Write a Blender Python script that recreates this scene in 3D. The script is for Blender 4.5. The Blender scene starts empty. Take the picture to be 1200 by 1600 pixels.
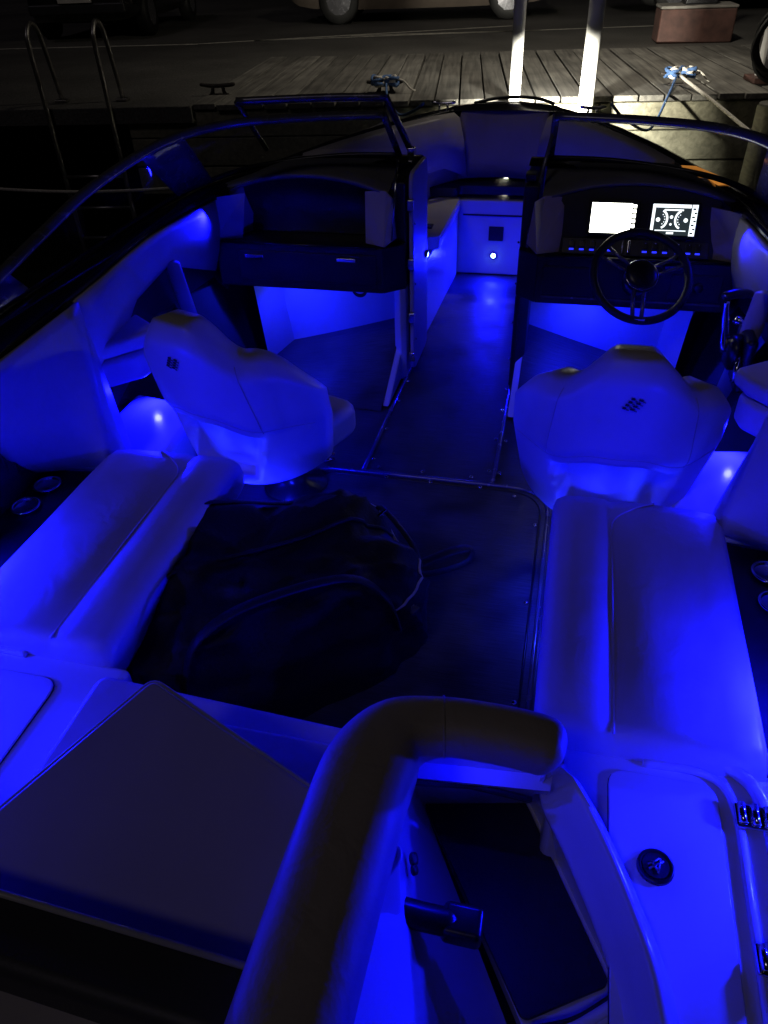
import bpy, math, random
from mathutils import Vector, Matrix
from mathutils import noise as mnoise
R = math.radians
random.seed(7)
scene = bpy.context.scene
COL = scene.collection

# ------------------------------------------------------------------ camera
TH, PS, RO = R(37.7), R(14.7), R(2.36)          # pitch down, yaw to port, roll
cam_d = bpy.data.cameras.new('camera')
cam = bpy.data.objects.new('camera', cam_d)
COL.objects.link(cam)
cam_d.sensor_fit = 'VERTICAL'
cam_d.sensor_height = 36.0
cam_d.lens = 26.0
cam_d.clip_start = 0.02
cam_d.clip_end = 600
fh = Vector((-math.sin(PS), math.cos(PS), 0)); rr = Vector((math.cos(PS), math.sin(PS), 0))
fw = fh * math.cos(TH) + Vector((0, 0, -math.sin(TH)))
uu = fh * math.sin(TH) + Vector((0, 0, math.cos(TH)))
cr = rr * math.cos(RO) - uu * math.sin(RO)
cu = rr * math.sin(RO) + uu * math.cos(RO)
m = Matrix((cr, cu, -fw)).transposed().to_4x4()
m.translation = Vector((0.5, 0, 1.9))
cam.matrix_world = m
scene.camera = cam

# ------------------------------------------------------------------ world, moonlight-weak sun, exposure
w = bpy.data.worlds.new('World'); scene.world = w; w.use_nodes = True
nt = w.node_tree
sky = nt.nodes.new('ShaderNodeTexSky'); sky.sky_type = 'NISHITA'; sky.sun_disc = False
sky.sun_elevation = R(-3.0); sky.sun_rotation = R(160)
nt.links.new(sky.outputs[0], nt.nodes['Background'].inputs[0])
nt.nodes['Background'].inputs[1].default_value = 0.012
sun_d = bpy.data.lights.new('sun', 'SUN'); sun_d.energy = 0.062; sun_d.angle = R(10); sun_d.color = (.96, .84, .94)
sun = bpy.data.objects.new('sun', sun_d); COL.objects.link(sun)
sun.rotation_euler = (R(38), 0, R(-20))
scene.view_settings.view_transform = 'Standard'
scene.view_settings.look = 'None'
scene.view_settings.exposure = 0.0
scene.view_settings.gamma = 1.0
scene.view_settings.use_curve_mapping = False
scene.render.engine = 'CYCLES'
scene.cycles.use_denoising = True
scene.cycles.max_bounces = 5
scene.cycles.use_adaptive_sampling = True
scene.cycles.adaptive_threshold = .02
scene.cycles.sample_clamp_indirect = 3.0
scene.cycles.caustics_reflective = False
scene.cycles.caustics_refractive = False

BLUE = (0.0022, 0.0024, 1.0)

# ------------------------------------------------------------------ materials
MATS = {}
def mat(name, col, rough=.5, metal=0., var=.12, vscale=6., bump=0., bscale=60., coat=0., stretch=None, emit=None, estr=0., rvar=.0, wrinkle=0.):
    if name in MATS: return MATS[name]
    mt = bpy.data.materials.new(name); mt.use_nodes = True
    n = mt.node_tree.nodes; l = mt.node_tree.links
    b = n['Principled BSDF']
    b.inputs['Roughness'].default_value = rough
    b.inputs['Metallic'].default_value = metal
    if coat:
        b.inputs['Coat Weight'].default_value = coat; b.inputs['Coat Roughness'].default_value = .08
    tc = n.new('ShaderNodeTexCoord'); mp = n.new('ShaderNodeMapping')
    l.new(tc.outputs['Object'], mp.inputs[0])
    if stretch: mp.inputs['Scale'].default_value = stretch
    no = n.new('ShaderNodeTexNoise'); no.inputs['Scale'].default_value = vscale; no.inputs['Detail'].default_value = 5
    l.new(mp.outputs[0], no.inputs[0])
    rp = n.new('ShaderNodeValToRGB')
    rp.color_ramp.elements[0].position = .3; rp.color_ramp.elements[1].position = .7
    rp.color_ramp.elements[0].color = [c * (1 - var) for c in col] + [1]
    rp.color_ramp.elements[1].color = [min(1, c * (1 + var)) for c in col] + [1]
    l.new(no.outputs[0], rp.inputs[0]); l.new(rp.outputs[0], b.inputs['Base Color'])
    if rvar:
        mr = n.new('ShaderNodeMapRange'); mr.inputs[3].default_value = max(.02, rough - rvar); mr.inputs[4].default_value = rough + rvar
        l.new(no.outputs[0], mr.inputs[0]); l.new(mr.outputs[0], b.inputs['Roughness'])
    if bump:
        n2 = n.new('ShaderNodeTexNoise'); n2.inputs['Scale'].default_value = bscale; n2.inputs['Detail'].default_value = 4
        l.new(mp.outputs[0], n2.inputs[0])
        bp = n.new('ShaderNodeBump'); bp.inputs['Strength'].default_value = bump; bp.inputs['Distance'].default_value = .004
        l.new(n2.outputs[0], bp.inputs['Height']); l.new(bp.outputs[0], b.inputs['Normal'])
        if wrinkle:
            n3 = n.new('ShaderNodeTexNoise'); n3.inputs['Scale'].default_value = 9.; n3.inputs['Detail'].default_value = 3; n3.inputs['Distortion'].default_value = 1.2
            l.new(mp.outputs[0], n3.inputs[0])
            b3 = n.new('ShaderNodeBump'); b3.inputs['Strength'].default_value = wrinkle; b3.inputs['Distance'].default_value = .02
            l.new(n3.outputs[0], b3.inputs['Height']); l.new(b3.outputs[0], bp.inputs['Normal'])
    if emit:
        b.inputs['Emission Color'].default_value = list(emit) + [1]; b.inputs['Emission Strength'].default_value = estr
    MATS[name] = mt
    return mt

VINYL = mat('vinyl_grey', (.56, .52, .53), .42, var=.07, vscale=5, bump=.10, bscale=160, rvar=.09, wrinkle=.11)
VINYLF = mat('vinyl_smooth', (.56, .52, .54), .45, var=.06, vscale=4, bump=.05, bscale=160, rvar=.08, wrinkle=.02)
VINYL2 = mat('vinyl_taupe', (.42, .37, .35), .55, var=.08, vscale=5, bump=.12, bscale=160, rvar=.1, wrinkle=.25)
GEL = mat('gelcoat_white', (.72, .72, .75), .22, var=.03, vscale=3, coat=.3, rvar=.05)
BLACKGEL = mat('gelcoat_black', (.010, .010, .013), .14, var=.2, vscale=3, coat=.5, rvar=.05)
PADK = mat('backrest_dark', (.05, .05, .065), .5, var=.1, vscale=6, bump=.1, bscale=150)
BROW = mat('brow_grey', (.17, .17, .17), .5, var=.1, vscale=8, bump=.2, bscale=220)
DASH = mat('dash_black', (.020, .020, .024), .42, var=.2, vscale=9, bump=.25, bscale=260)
TRIM = mat('trim_black', (.012, .012, .014), .3, var=.2, vscale=20)
PIPE = mat('piping_white', (.55, .54, .58), .35, var=.05)
CHROME = mat('stainless', (.72, .73, .75), .14, metal=1., var=.06, vscale=30, rvar=.05)
FRAME = mat('anodised_frame', (.20, .20, .22), .26, metal=.5, var=.12, vscale=20, rvar=.06)
BAGM = mat('bag_fabric', (.006, .006, .007), .66, var=.3, vscale=14, bump=.6, bscale=90)
WEB = mat('webbing', (.012, .012, .014), .55, var=.25, vscale=60, bump=.5, bscale=200)
RUB = mat('rubber', (.012, .012, .012), .6, var=.3, vscale=12, bump=.3)
SKIN = mat('white_painted_steel', (.62, .62, .60), .35, var=.12, vscale=7, bump=.15, bscale=40, rvar=.1)
GALV = mat('galvanised_steel', (.36, .35, .33), .38, metal=.9, var=.25, vscale=18, rvar=.12)
ROPE = mat('rope_white', (.55, .52, .46), .8, var=.25, vscale=60, bump=.8, bscale=220)
ROPEB = mat('rope_blue', (.06, .13, .30), .75, var=.4, vscale=50, bump=.8, bscale=220)
RUSTY = mat('iron_dark', (.035, .030, .028), .6, metal=.5, var=.4, vscale=20, bump=.5)
CONC = mat('concrete', (.24, .23, .21), .85, var=.25, vscale=9, bump=.6, bscale=60)
REDP = mat('red_paint', (.085, .040, .032), .7, var=.35, vscale=10, bump=.4)
PAINT = mat('road_paint', (.66, .64, .55), .75, var=.35, vscale=14)
CARP = mat('car_black', (.012, .012, .014), .18, var=.1, coat=.6)
CARS = mat('car_silver', (.22, .18, .15), .28, metal=.5, var=.1, coat=.5)
CARG = mat('car_glass', (.01, .011, .012), .06, var=.1)
PLATE = mat('plate', (.55, .53, .5), .5, var=.1)
LENS = mat('led_lens', (.3, .4, .9), .2, emit=(.16, .34, 1.), estr=40)
SWB = mat('switch_light', (.05, .05, .4), .4, emit=(.02, .03, 1.), estr=1.6)
SCRW = mat('screen_white', (.8, .8, .7), .2, var=0, emit=(1., 1., .86), estr=8.0)
SCRG = mat('screen_graphic', (.7, .8, .8), .2, var=0, emit=(.92, 1., 1.), estr=1.6)
SCRD = mat('screen_dark', (.01, .012, .014), .12, emit=(.05, .07, .08), estr=.5)
AMBER = mat('amber_reflection', (.5, .2, .04), .25, var=.5, vscale=22, emit=(1., .36, .06), estr=.45)  # emission stands in for an orange lamp's reflection
BRASS = mat('brass', (.75, .42, .22), .25, metal=1., var=.1)

def planks_mat(name, c0, c1, rough):
    mt = bpy.data.materials.new(name); mt.use_nodes = True
    n = mt.node_tree.nodes; l = mt.node_tree.links; b = n['Principled BSDF']
    tc = n.new('ShaderNodeTexCoord'); oi = n.new('ShaderNodeObjectInfo')
    mp = n.new('ShaderNodeMapping'); mp.inputs['Scale'].default_value = (26, 1.1, 26)
    ad = n.new('ShaderNodeVectorMath'); ad.operation = 'ADD'
    mu = n.new('ShaderNodeVectorMath'); mu.operation = 'SCALE'; mu.inputs['Scale'].default_value = 37.
    l.new(oi.outputs['Random'], mu.inputs[0])
    l.new(tc.outputs['Object'], ad.inputs[0]); l.new(mu.outputs[0], ad.inputs[1]); l.new(ad.outputs[0], mp.inputs[0])
    g = n.new('ShaderNodeTexNoise'); g.inputs['Scale'].default_value = 1.; g.inputs['Detail'].default_value = 7; g.inputs['Distortion'].default_value = .6
    l.new(mp.outputs[0], g.inputs[0])
    d = n.new('ShaderNodeTexNoise'); d.inputs['Scale'].default_value = 2.2; d.inputs['Detail'].default_value = 6
    l.new(ad.outputs[0], d.inputs[0])
    rp = n.new('ShaderNodeValToRGB'); rp.color_ramp.elements[0].position = .3; rp.color_ramp.elements[1].position = .72
    rp.color_ramp.elements[0].color = (*c0, 1); rp.color_ramp.elements[1].color = (*c1, 1)
    l.new(g.outputs[0], rp.inputs[0])
    mx = n.new('ShaderNodeMix'); mx.data_type = 'RGBA'; mx.blend_type = 'MULTIPLY'; mx.inputs[0].default_value = .7
    r2 = n.new('ShaderNodeValToRGB'); r2.color_ramp.elements[0].position = .35; r2.color_ramp.elements[1].position = .62
    r2.color_ramp.elements[0].color = (.45, .45, .45, 1); r2.color_ramp.elements[1].color = (1, 1, 1, 1)
    l.new(d.outputs[0], r2.inputs[0]); l.new(rp.outputs[0], mx.inputs[6]); l.new(r2.outputs[0], mx.inputs[7])
    hs = n.new('ShaderNodeHueSaturation')
    mr = n.new('ShaderNodeMapRange'); mr.inputs[3].default_value = .7; mr.inputs[4].default_value = 1.2
    l.new(oi.outputs['Random'], mr.inputs[0]); l.new(mr.outputs[0], hs.inputs['Value'])
    l.new(mx.outputs[2], hs.inputs['Color']); l.new(hs.outputs[0], b.inputs['Base Color'])
    b.inputs['Roughness'].default_value = rough
    bp = n.new('ShaderNodeBump'); bp.inputs['Strength'].default_value = .5; bp.inputs['Distance'].default_value = .004
    l.new(g.outputs[0], bp.inputs['Height']); l.new(bp.outputs[0], b.inputs['Normal'])
    return mt
WOOD = planks_mat('weathered_plank', (.10, .095, .085), (.26, .25, .22), .8)
FASC = planks_mat('fascia_timber', (.20, .19, .13), (.40, .38, .27), .75)

def floor_mat():
    mt = bpy.data.materials.new('woven_floor'); mt.use_nodes = True
    n = mt.node_tree.nodes; l = mt.node_tree.links; b = n['Principled BSDF']
    tc = n.new('ShaderNodeTexCoord')
    mp = n.new('ShaderNodeMapping'); mp.inputs['Scale'].default_value = (9, 240, 1)
    l.new(tc.outputs['Object'], mp.inputs[0])
    g = n.new('ShaderNodeTexNoise'); g.inputs['Scale'].default_value = 1.; g.inputs['Detail'].default_value = 3
    l.new(mp.outputs[0], g.inputs[0])
    d = n.new('ShaderNodeTexNoise'); d.inputs['Scale'].default_value = 5; d.inputs['Detail'].default_value = 6
    l.new(tc.outputs['Object'], d.inputs[0])
    mul = n.new('ShaderNodeMath'); mul.operation = 'MULTIPLY'; l.new(g.outputs[0], mul.inputs[0]); l.new(d.outputs[0], mul.inputs[1])
    rp = n.new('ShaderNodeValToRGB'); rp.color_ramp.elements[0].position = .12; rp.color_ramp.elements[1].position = .45
    rp.color_ramp.elements[0].color = (.026, .026, .030, 1); rp.color_ramp.elements[1].color = (.10, .10, .11, 1)
    l.new(mul.outputs[0], rp.inputs[0]); l.new(rp.outputs[0], b.inputs['Base Color'])
    mr = n.new('ShaderNodeMapRange'); mr.inputs[1].default_value = .35; mr.inputs[2].default_value = .65; mr.inputs[3].default_value = .30; mr.inputs[4].default_value = .58
    l.new(d.outputs[0], mr.inputs[0]); l.new(mr.outputs[0], b.inputs['Roughness'])
    bp = n.new('ShaderNodeBump'); bp.inputs['Strength'].default_value = .45; bp.inputs['Distance'].default_value = .002
    l.new(g.outputs[0], bp.inputs['Height']); l.new(bp.outputs[0], b.inputs['Normal'])
    return mt
FLOOR = floor_mat()

def glass_mat():
    mt = bpy.data.materials.new('tinted_glass'); mt.use_nodes = True
    n = mt.node_tree.nodes; l = mt.node_tree.links
    for x in list(n):
        if x.type == 'BSDF_PRINCIPLED': n.remove(x)
    out = [x for x in n if x.type == 'OUTPUT_MATERIAL'][0]
    t = n.new('ShaderNodeBsdfTransparent'); t.inputs[0].default_value = (.86, .88, .90, 1)
    g = n.new('ShaderNodeBsdfGlossy'); g.inputs['Roughness'].default_value = .03
    lw = n.new('ShaderNodeLayerWeight'); lw.inputs[0].default_value = .5
    pw_ = n.new('ShaderNodeMath'); pw_.operation = 'POWER'; pw_.inputs[1].default_value = 5.; l.new(lw.outputs['Facing'], pw_.inputs[0])
    f = n.new('ShaderNodeMath'); f.operation = 'MULTIPLY_ADD'; f.inputs[1].default_value = .85; f.inputs[2].default_value = .045; l.new(pw_.outputs[0], f.inputs[0])
    mx = n.new('ShaderNodeMixShader')
    l.new(f.outputs[0], mx.inputs[0]); l.new(t.outputs[0], mx.inputs[1]); l.new(g.outputs[0], mx.inputs[2]); l.new(mx.outputs[0], out.inputs[0])
    return mt
GLASS = glass_mat()

def water_mat():
    mt = bpy.data.materials.new('harbour_water'); mt.use_nodes = True
    n = mt.node_tree.nodes; l = mt.node_tree.links; b = n['Principled BSDF']
    b.inputs['Base Color'].default_value = (.006, .009, .010, 1); b.inputs['Roughness'].default_value = .07; b.inputs['IOR'].default_value = 1.33
    tc = n.new('ShaderNodeTexCoord'); g = n.new('ShaderNodeTexNoise'); g.inputs['Scale'].default_value = 1.6; g.inputs['Detail'].default_value = 4
    l.new(tc.outputs['Object'], g.inputs[0])
    bp = n.new('ShaderNodeBump'); bp.inputs['Strength'].default_value = .5; bp.inputs['Distance'].default_value = .08
    l.new(g.outputs[0], bp.inputs['Height']); l.new(bp.outputs[0], b.inputs['Normal'])
    return mt
WATER = water_mat()

def asphalt_mat():
    mt = bpy.data.materials.new('asphalt'); mt.use_nodes = True
    n = mt.node_tree.nodes; l = mt.node_tree.links; b = n['Principled BSDF']
    tc = n.new('ShaderNodeTexCoord')
    d = n.new('ShaderNodeTexNoise'); d.inputs['Scale'].default_value = .7; d.inputs['Detail'].default_value = 8
    f = n.new('ShaderNodeTexNoise'); f.inputs['Scale'].default_value = 55; f.inputs['Detail'].default_value = 3
    l.new(tc.outputs['Object'], d.inputs[0]); l.new(tc.outputs['Object'], f.inputs[0])
    ad = n.new('ShaderNodeMath'); ad.operation = 'MULTIPLY'; l.new(d.outputs[0], ad.inputs[0]); l.new(f.outputs[0], ad.inputs[1])
    rp = n.new('ShaderNodeValToRGB'); rp.color_ramp.elements[0].position = .1; rp.color_ramp.elements[1].position = .45
    rp.color_ramp.elements[0].color = (.05, .048, .044, 1); rp.color_ramp.elements[1].color = (.17, .165, .15, 1)
    l.new(ad.outputs[0], rp.inputs[0]); l.new(rp.outputs[0], b.inputs['Base Color'])
    b.inputs['Roughness'].default_value = .85
    bp = n.new('ShaderNodeBump'); bp.inputs['Strength'].default_value = .7; bp.inputs['Distance'].default_value = .01
    l.new(f.outputs[0], bp.inputs['Height']); l.new(bp.outputs[0], b.inputs['Normal'])
    return mt
ASPH = asphalt_mat()

# ------------------------------------------------------------------ mesh helpers
def crom(pts, n=6, closed=False):
    """Catmull-Rom resample of a polyline."""
    P = [Vector(p) for p in pts]; out = []
    N = len(P); rng = N if closed else N - 1
    for i in range(rng):
        p0 = P[(i - 1) % N] if (closed or i > 0) else P[0]
        p1 = P[i]; p2 = P[(i + 1) % N]
        p3 = P[(i + 2) % N] if (closed or i + 2 < N) else P[-1]
        for k in range(n):
            t = k / n
            out.append(.5 * ((2 * p1) + (-p0 + p2) * t + (2 * p0 - 5 * p1 + 4 * p2 - p3) * t * t + (-p0 + 3 * p1 - 3 * p2 + p3) * t ** 3))
    if not closed: out.append(P[-1])
    return out

def lerp1(tab, y):
    if y <= tab[0][0]: return tab[0][1]
    for (a, va), (b, vb) in zip(tab, tab[1:]):
        if y <= b:
            t = (y - a) / (b - a); return va + (vb - va) * t
    return tab[-1][1]

class MB:
    def __init__(s): s.v = []; s.f = []
    def add(s, vs, fs):
        o = len(s.v); s.v += [tuple(x) for x in vs]; s.f += [tuple(i + o for i in f) for f in fs]; return s
    def box(s, c, d, rz=0., rx=0.):
        M = Matrix.Rotation(rz, 3, 'Z') @ Matrix.Rotation(rx, 3, 'X')
        vs = [Vector(c) + M @ Vector((x * d[0] / 2, y * d[1] / 2, z * d[2] / 2)) for z in (-1, 1) for y in (-1, 1) for x in (-1, 1)]
        return s.add(vs, [(0, 2, 3, 1), (4, 5, 7, 6), (0, 1, 5, 4), (2, 6, 7, 3), (0, 4, 6, 2), (1, 3, 7, 5)])
    def prism(s, poly, vec):
        """poly: 3-D points; extruded by vec."""
        n = len(poly); vec = Vector(vec)
        vs = [Vector(p) for p in poly] + [Vector(p) + vec for p in poly]
        return s.add(vs, [tuple(range(n))[::-1], tuple(range(n, 2 * n))] + [(i, (i + 1) % n, n + (i + 1) % n, n + i) for i in range(n)])
    def plan(s, xy, z0, z1):
        return s.prism([(x, y, z0) for x, y in xy], (0, 0, z1 - z0))
    def tube(s, path, r, n=10, closed=False, flat=None, sq=1.):
        se = lambda v: math.copysign(abs(v) ** sq, v)
        P = [Vector(p) for p in path]; N = len(P)
        rad = r if isinstance(r, (list, tuple)) else [r] * N
        ref = Vector((0, 0, 1)); vs = []; prev = None
        for i in range(N):
            a = P[(i - 1) % N] if (closed or i > 0) else P[i]
            b = P[(i + 1) % N] if (closed or i < N - 1) else P[i]
            t = (b - a).normalized()
            if prev is None:
                x = t.cross(ref)
                if x.length < .05: x = t.cross(Vector((0, 1, 0)))
            else:
                x = prev - t * prev.dot(t)
            x.normalize(); prev = x; y = t.cross(x)
            fl = flat or 1.
            vs += [P[i] + x * rad[i] * se(math.cos(2 * math.pi * k / n)) + y * rad[i] * fl * se(math.sin(2 * math.pi * k / n)) for k in range(n)]
        fs = []
        for i in range(N if closed else N - 1):
            j = (i + 1) % N
            fs += [(i * n + k, i * n + (k + 1) % n, j * n + (k + 1) % n, j * n + k) for k in range(n)]
        if not closed: fs += [tuple(range(n)), tuple(range((N - 1) * n, N * n))[::-1]]
        return s.add(vs, fs)
    def lathe(s, prof, c, n=20, M=None):
        M = M or Matrix.Identity(3); vs = []
        for r_, z_ in prof:
            vs += [Vector(c) + M @ Vector((r_ * math.cos(2 * math.pi * k / n), r_ * math.sin(2 * math.pi * k / n), z_)) for k in range(n)]
        fs = []
        for i in range(len(prof) - 1):
            fs += [(i * n + k, i * n + (k + 1) % n, (i + 1) * n + (k + 1) % n, (i + 1) * n + k) for k in range(n)]
        fs += [tuple(range(n))[::-1], tuple(range((len(prof) - 1) * n, len(prof) * n))]
        return s.add(vs, fs)
    def grid(s, rows):
        n = len(rows[0]); vs = [p for r_ in rows for p in r_]
        return s.add(vs, [(i * n + j, i * n + j + 1, (i + 1) * n + j + 1, (i + 1) * n + j) for i in range(len(rows) - 1) for j in range(n - 1)])
    def build(s, name, material, parent=None, bevel=0., seg=3, smooth=False, sub=0, solid=0., label=None):
        me = bpy.data.meshes.new(name); me.from_pydata(s.v, [], s.f); me.update()
        import bmesh
        bm = bmesh.new(); bm.from_mesh(me); bmesh.ops.recalc_face_normals(bm, faces=bm.faces); bm.to_mesh(me); bm.free()
        me.materials.append(material)
        o = bpy.data.objects.new(name, me); COL.objects.link(o)
        if smooth or bevel or sub: me.polygons.foreach_set('use_smooth', [True] * len(me.polygons))
        if solid:
            q = o.modifiers.new('solid', 'SOLIDIFY'); q.thickness = solid; q.offset = -1
        if bevel:
            q = o.modifiers.new('bevel', 'BEVEL'); q.width = bevel; q.segments = seg; q.limit_method = 'ANGLE'; q.angle_limit = R(28)
        if sub:
            q = o.modifiers.new('sub', 'SUBSURF'); q.levels = sub; q.render_levels = sub
        if bevel and not sub:
            q = o.modifiers.new('wn', 'WEIGHTED_NORMAL'); q.keep_sharp = False
        if parent: o.parent = parent
        if label: o['label'] = label
        return o

def empty(name, loc=(0, 0, 0), rz=0.):
    o = bpy.data.objects.new(name, None); COL.objects.link(o); o.location = loc; o.rotation_euler = (0, 0, rz); o.empty_display_size = .1
    return o
def tag(o, label, cat=None, group=None, kind=None):
    o['label'] = label
    if cat: o['category'] = cat
    if group: o['group'] = group
    if kind: o['kind'] = kind
    return o
def copy_tree(o, parent=None):
    c = o.copy(); COL.objects.link(c); c.parent = parent
    for ch in list(o.children): copy_tree(ch, c)
    return c
def rpoly(pts, r=.04, n=5):
    """round the corners of a 2-D polygon."""
    out = []; N = len(pts)
    for i in range(N):
        p = Vector(pts[i]); a = Vector(pts[i - 1]); b = Vector(pts[(i + 1) % N])
        d = min(r, (a - p).length * .45, (b - p).length * .45)
        p0 = p + (a - p).normalized() * d; p1 = p + (b - p).normalized() * d
        for k in range(n + 1):
            t = k / n; q = p0 * (1 - t) ** 2 + p * 2 * t * (1 - t) + p1 * t * t
            out.append((q.x, q.y))
    return out
def lamp(name, loc, aim, power, size=.03, col=BLUE, parent=None, spread=170.):
    d = bpy.data.lights.new(name, 'AREA'); d.shape = 'DISK'; d.size = size; d.energy = power; d.color = col; d.spread = R(spread)
    o = bpy.data.objects.new(name, d); COL.objects.link(o); o.location = loc
    o.rotation_euler = (Vector(aim) - Vector(loc)).to_track_quat('-Z', 'Y').to_euler()
    if parent: o.parent = parent
    return o

# ================================================================== SETTING
WZ = -.50                                           # water level
mb = MB(); mb.add([(-220, -220, WZ), (220, -220, WZ), (220, 220, WZ), (-220, 220, WZ)], [(0, 1, 2, 3)])
o = mb.build('water', WATER); tag(o, 'dark still harbour water between boat and dock', kind='structure')

DA = R(8.0); D0 = Vector((1.22, 7.05, 0)); DZ = .85; DEPTH = 3.12
du = Vector((math.cos(DA), math.sin(DA), 0)); dn = Vector((-math.sin(DA), math.cos(DA), 0))
def dk(a, b, z): return D0 + du * a + dn * b + Vector((0, 0, z))
def dku(p):                                          # world xy -> dock coords
    q = Vector((p[0], p[1], 0)) - D0; return q.dot(du), q.dot(dn)

mb = MB(); mb.prism([dk(-150, DEPTH + .02, DZ - .03), dk(150, DEPTH + .02, DZ - .03), dk(150, 300, DZ - .03), dk(-150, 300, DZ - .03)], (0, 0, -2.2))
ground = mb.build('ground', ASPH); tag(ground, 'worn grey asphalt quay behind the boardwalk', kind='structure')
def line(p, q, wd):
    p = Vector((p[0], p[1], 0)); q = Vector((q[0], q[1], 0)); d = (q - p); s_ = Vector((-d.y, d.x, 0)).normalized() * wd / 2
    z = Vector((0, 0, DZ - .026))
    n = 14; rows = []
    for i in range(n + 1):
        c = p + d * (i / n); j = 1 + .25 * mnoise.noise(c * 3)
        rows.append([c - s_ * j + z, c + s_ * j + z])
    MB().grid(rows).build('painted_line', PAINT, ground)
line((-9.5, 10.85), (-4.9, 11.35), .11); line((-4.9, 11.38), (-.6, 13.3), .11); line((-4.2, 11.7), (1.9, 13.05), .10); line((-2.9, 12.2), (-.2, 12.55), .10)

dock = empty('dock', dk(0, 0, 0)); tag(dock, 'weathered plank boardwalk along the quay edge', kind='structure')
pw = .205
pm = MB(); pm.box((0, DEPTH / 2, -.022), (pw - .016, DEPTH, .044)); p0 = None
mi = dk(0, 0, DZ); k = 0
protos = []
for j in range(4):
    b_ = MB(); b_.box((0, DEPTH / 2 - .01 + .006 * j, -.022), (pw - .014 - .004 * (j % 2), DEPTH, .044))
    protos.append(b_)
first = [None] * 4
for i in range(-19, 22):
    j = random.randrange(4)
    if first[j] is None:
        q = protos[j].build('plank', WOOD, None, bevel=.004, seg=1); first[j] = q
    else:
        q = first[j].copy(); COL.objects.link(q)
    q.location = dk(i * pw, 0, DZ + random.uniform(-.004, .004)); q.rotation_euler = (0, 0, DA + random.uniform(-.003, .003))
    q.parent = dock; q.matrix_parent_inverse = Matrix.Translation(-dock.location)
q = MB().prism([dk(-60, -.02, DZ - .14), dk(-19.52 * pw, -.02, DZ - .14), dk(-19.52 * pw, DEPTH, DZ - .14), dk(-60, DEPTH, DZ - .14)], (0, 0, .135)).build('paving_slab', ASPH, None, bevel=.01)
q.parent = dock; q.matrix_parent_inverse = Matrix.Translation(-dock.location)
for r_ in range(3):
    a = -4.6 + r_ * 4.0
    for zz, hh in ((DZ - .155, .20), (DZ - .375, .22), (DZ - .61, .22)):
        q = MB().prism([dk(a, .02, zz - hh / 2), dk(a + 3.985, .02, zz - hh / 2), dk(a + 3.985, .02, zz + hh / 2), dk(a, .02, zz + hh / 2)], dn * .07).build('fascia_board', FASC, None, bevel=.006, seg=1)
        q.parent = dock; q.matrix_parent_inverse = Matrix.Translation(-dock.location)
q = MB().prism([dk(-40, 1.6, WZ - .5), dk(40, 1.6, WZ - .5), dk(40, 1.6, DZ - .06), dk(-40, 1.6, DZ - .06)], dn * 1.5).build('quay_wall', RUSTY, None)
q.parent = dock; q.matrix_parent_inverse = Matrix.Translation(-dock.location)

# ------------------------------------------------------------------ dock furniture
def pile(p, r, ztop, label):
    root = empty('mooring_pile', (p[0], p[1], WZ)); tag(root, label, 'pile')
    rows = []; n = 18
    for i in range(9):
        z = (ztop - WZ + .6) * i / 8 - .6
        rows.append([Vector(((r + .012 * mnoise.noise(Vector((math.cos(k * 6.283 / n) * 2, math.sin(k * 6.283 / n) * 2, z * 2)))) * math.cos(k * 6.283 / n), (r + .012 * mnoise.noise(Vector((k * .9, z, 4.)))) * math.sin(k * 6.283 / n), z)) for k in range(n + 1)])
    MB().grid(rows).build('trunk', FASC, root, smooth=True)
    MB().lathe([(r * .98, -.01), (r * .96, .012), (r * .6, .02)], (0, 0, ztop - WZ), 18).build('top', WOOD, root)
pile((1.93, 6.92), .13, .80, 'round weathered timber pile below the coiled hose')

def guide_pole(x, y, r, top, label):
    root = empty('white_pole', (x, y, WZ)); tag(root, label, 'pole', 'white poles at the bow')
    n = 14
    MB().lathe([(r, -.8), (r, .2), (r * .99, 1.5), (r * .985, top)], (0, 0, 0), 18).build('shaft', SKIN, root, smooth=True)
    MB().lathe([(r * 1.12, 1.18), (r * 1.14, 1.19), (r * 1.14, 1.23), (r * 1.12, 1.24)], (0, 0, 0), 18).build('band', GALV, root)
    return root
gp1 = guide_pole(-.045, 6.62, .046, 3.4, 'slimmer white pole left of its twin, rising beyond the bow')
gp2 = guide_pole(.505, 6.62, .058, 4.6, 'thicker white pole right of its twin, rising beyond the bow')
# lamp head added on the thicker pole, unseen above the frame, lights the boardwalk
hd = MB(); hd.tube([(0, 0, 4.5), (0, .25, 4.68), (0, .6, 4.74)], .025); hd.build('unseen_lamp_arm', SKIN, gp2, smooth=True)
MB().box((0, .78, 4.74), (.16, .46, .09)).build('unseen_lamp_head', GALV, gp2, bevel=.02)
L = lamp('unseen_dock_lamp', (.505, 7.4, WZ + 4.68), (.4, 9.6, DZ), 84, .25, (1., .90, .74), None, 150)
L.parent = gp2; L.matrix_parent_inverse = Matrix.Translation((-.505, -6.62, -WZ))

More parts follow.
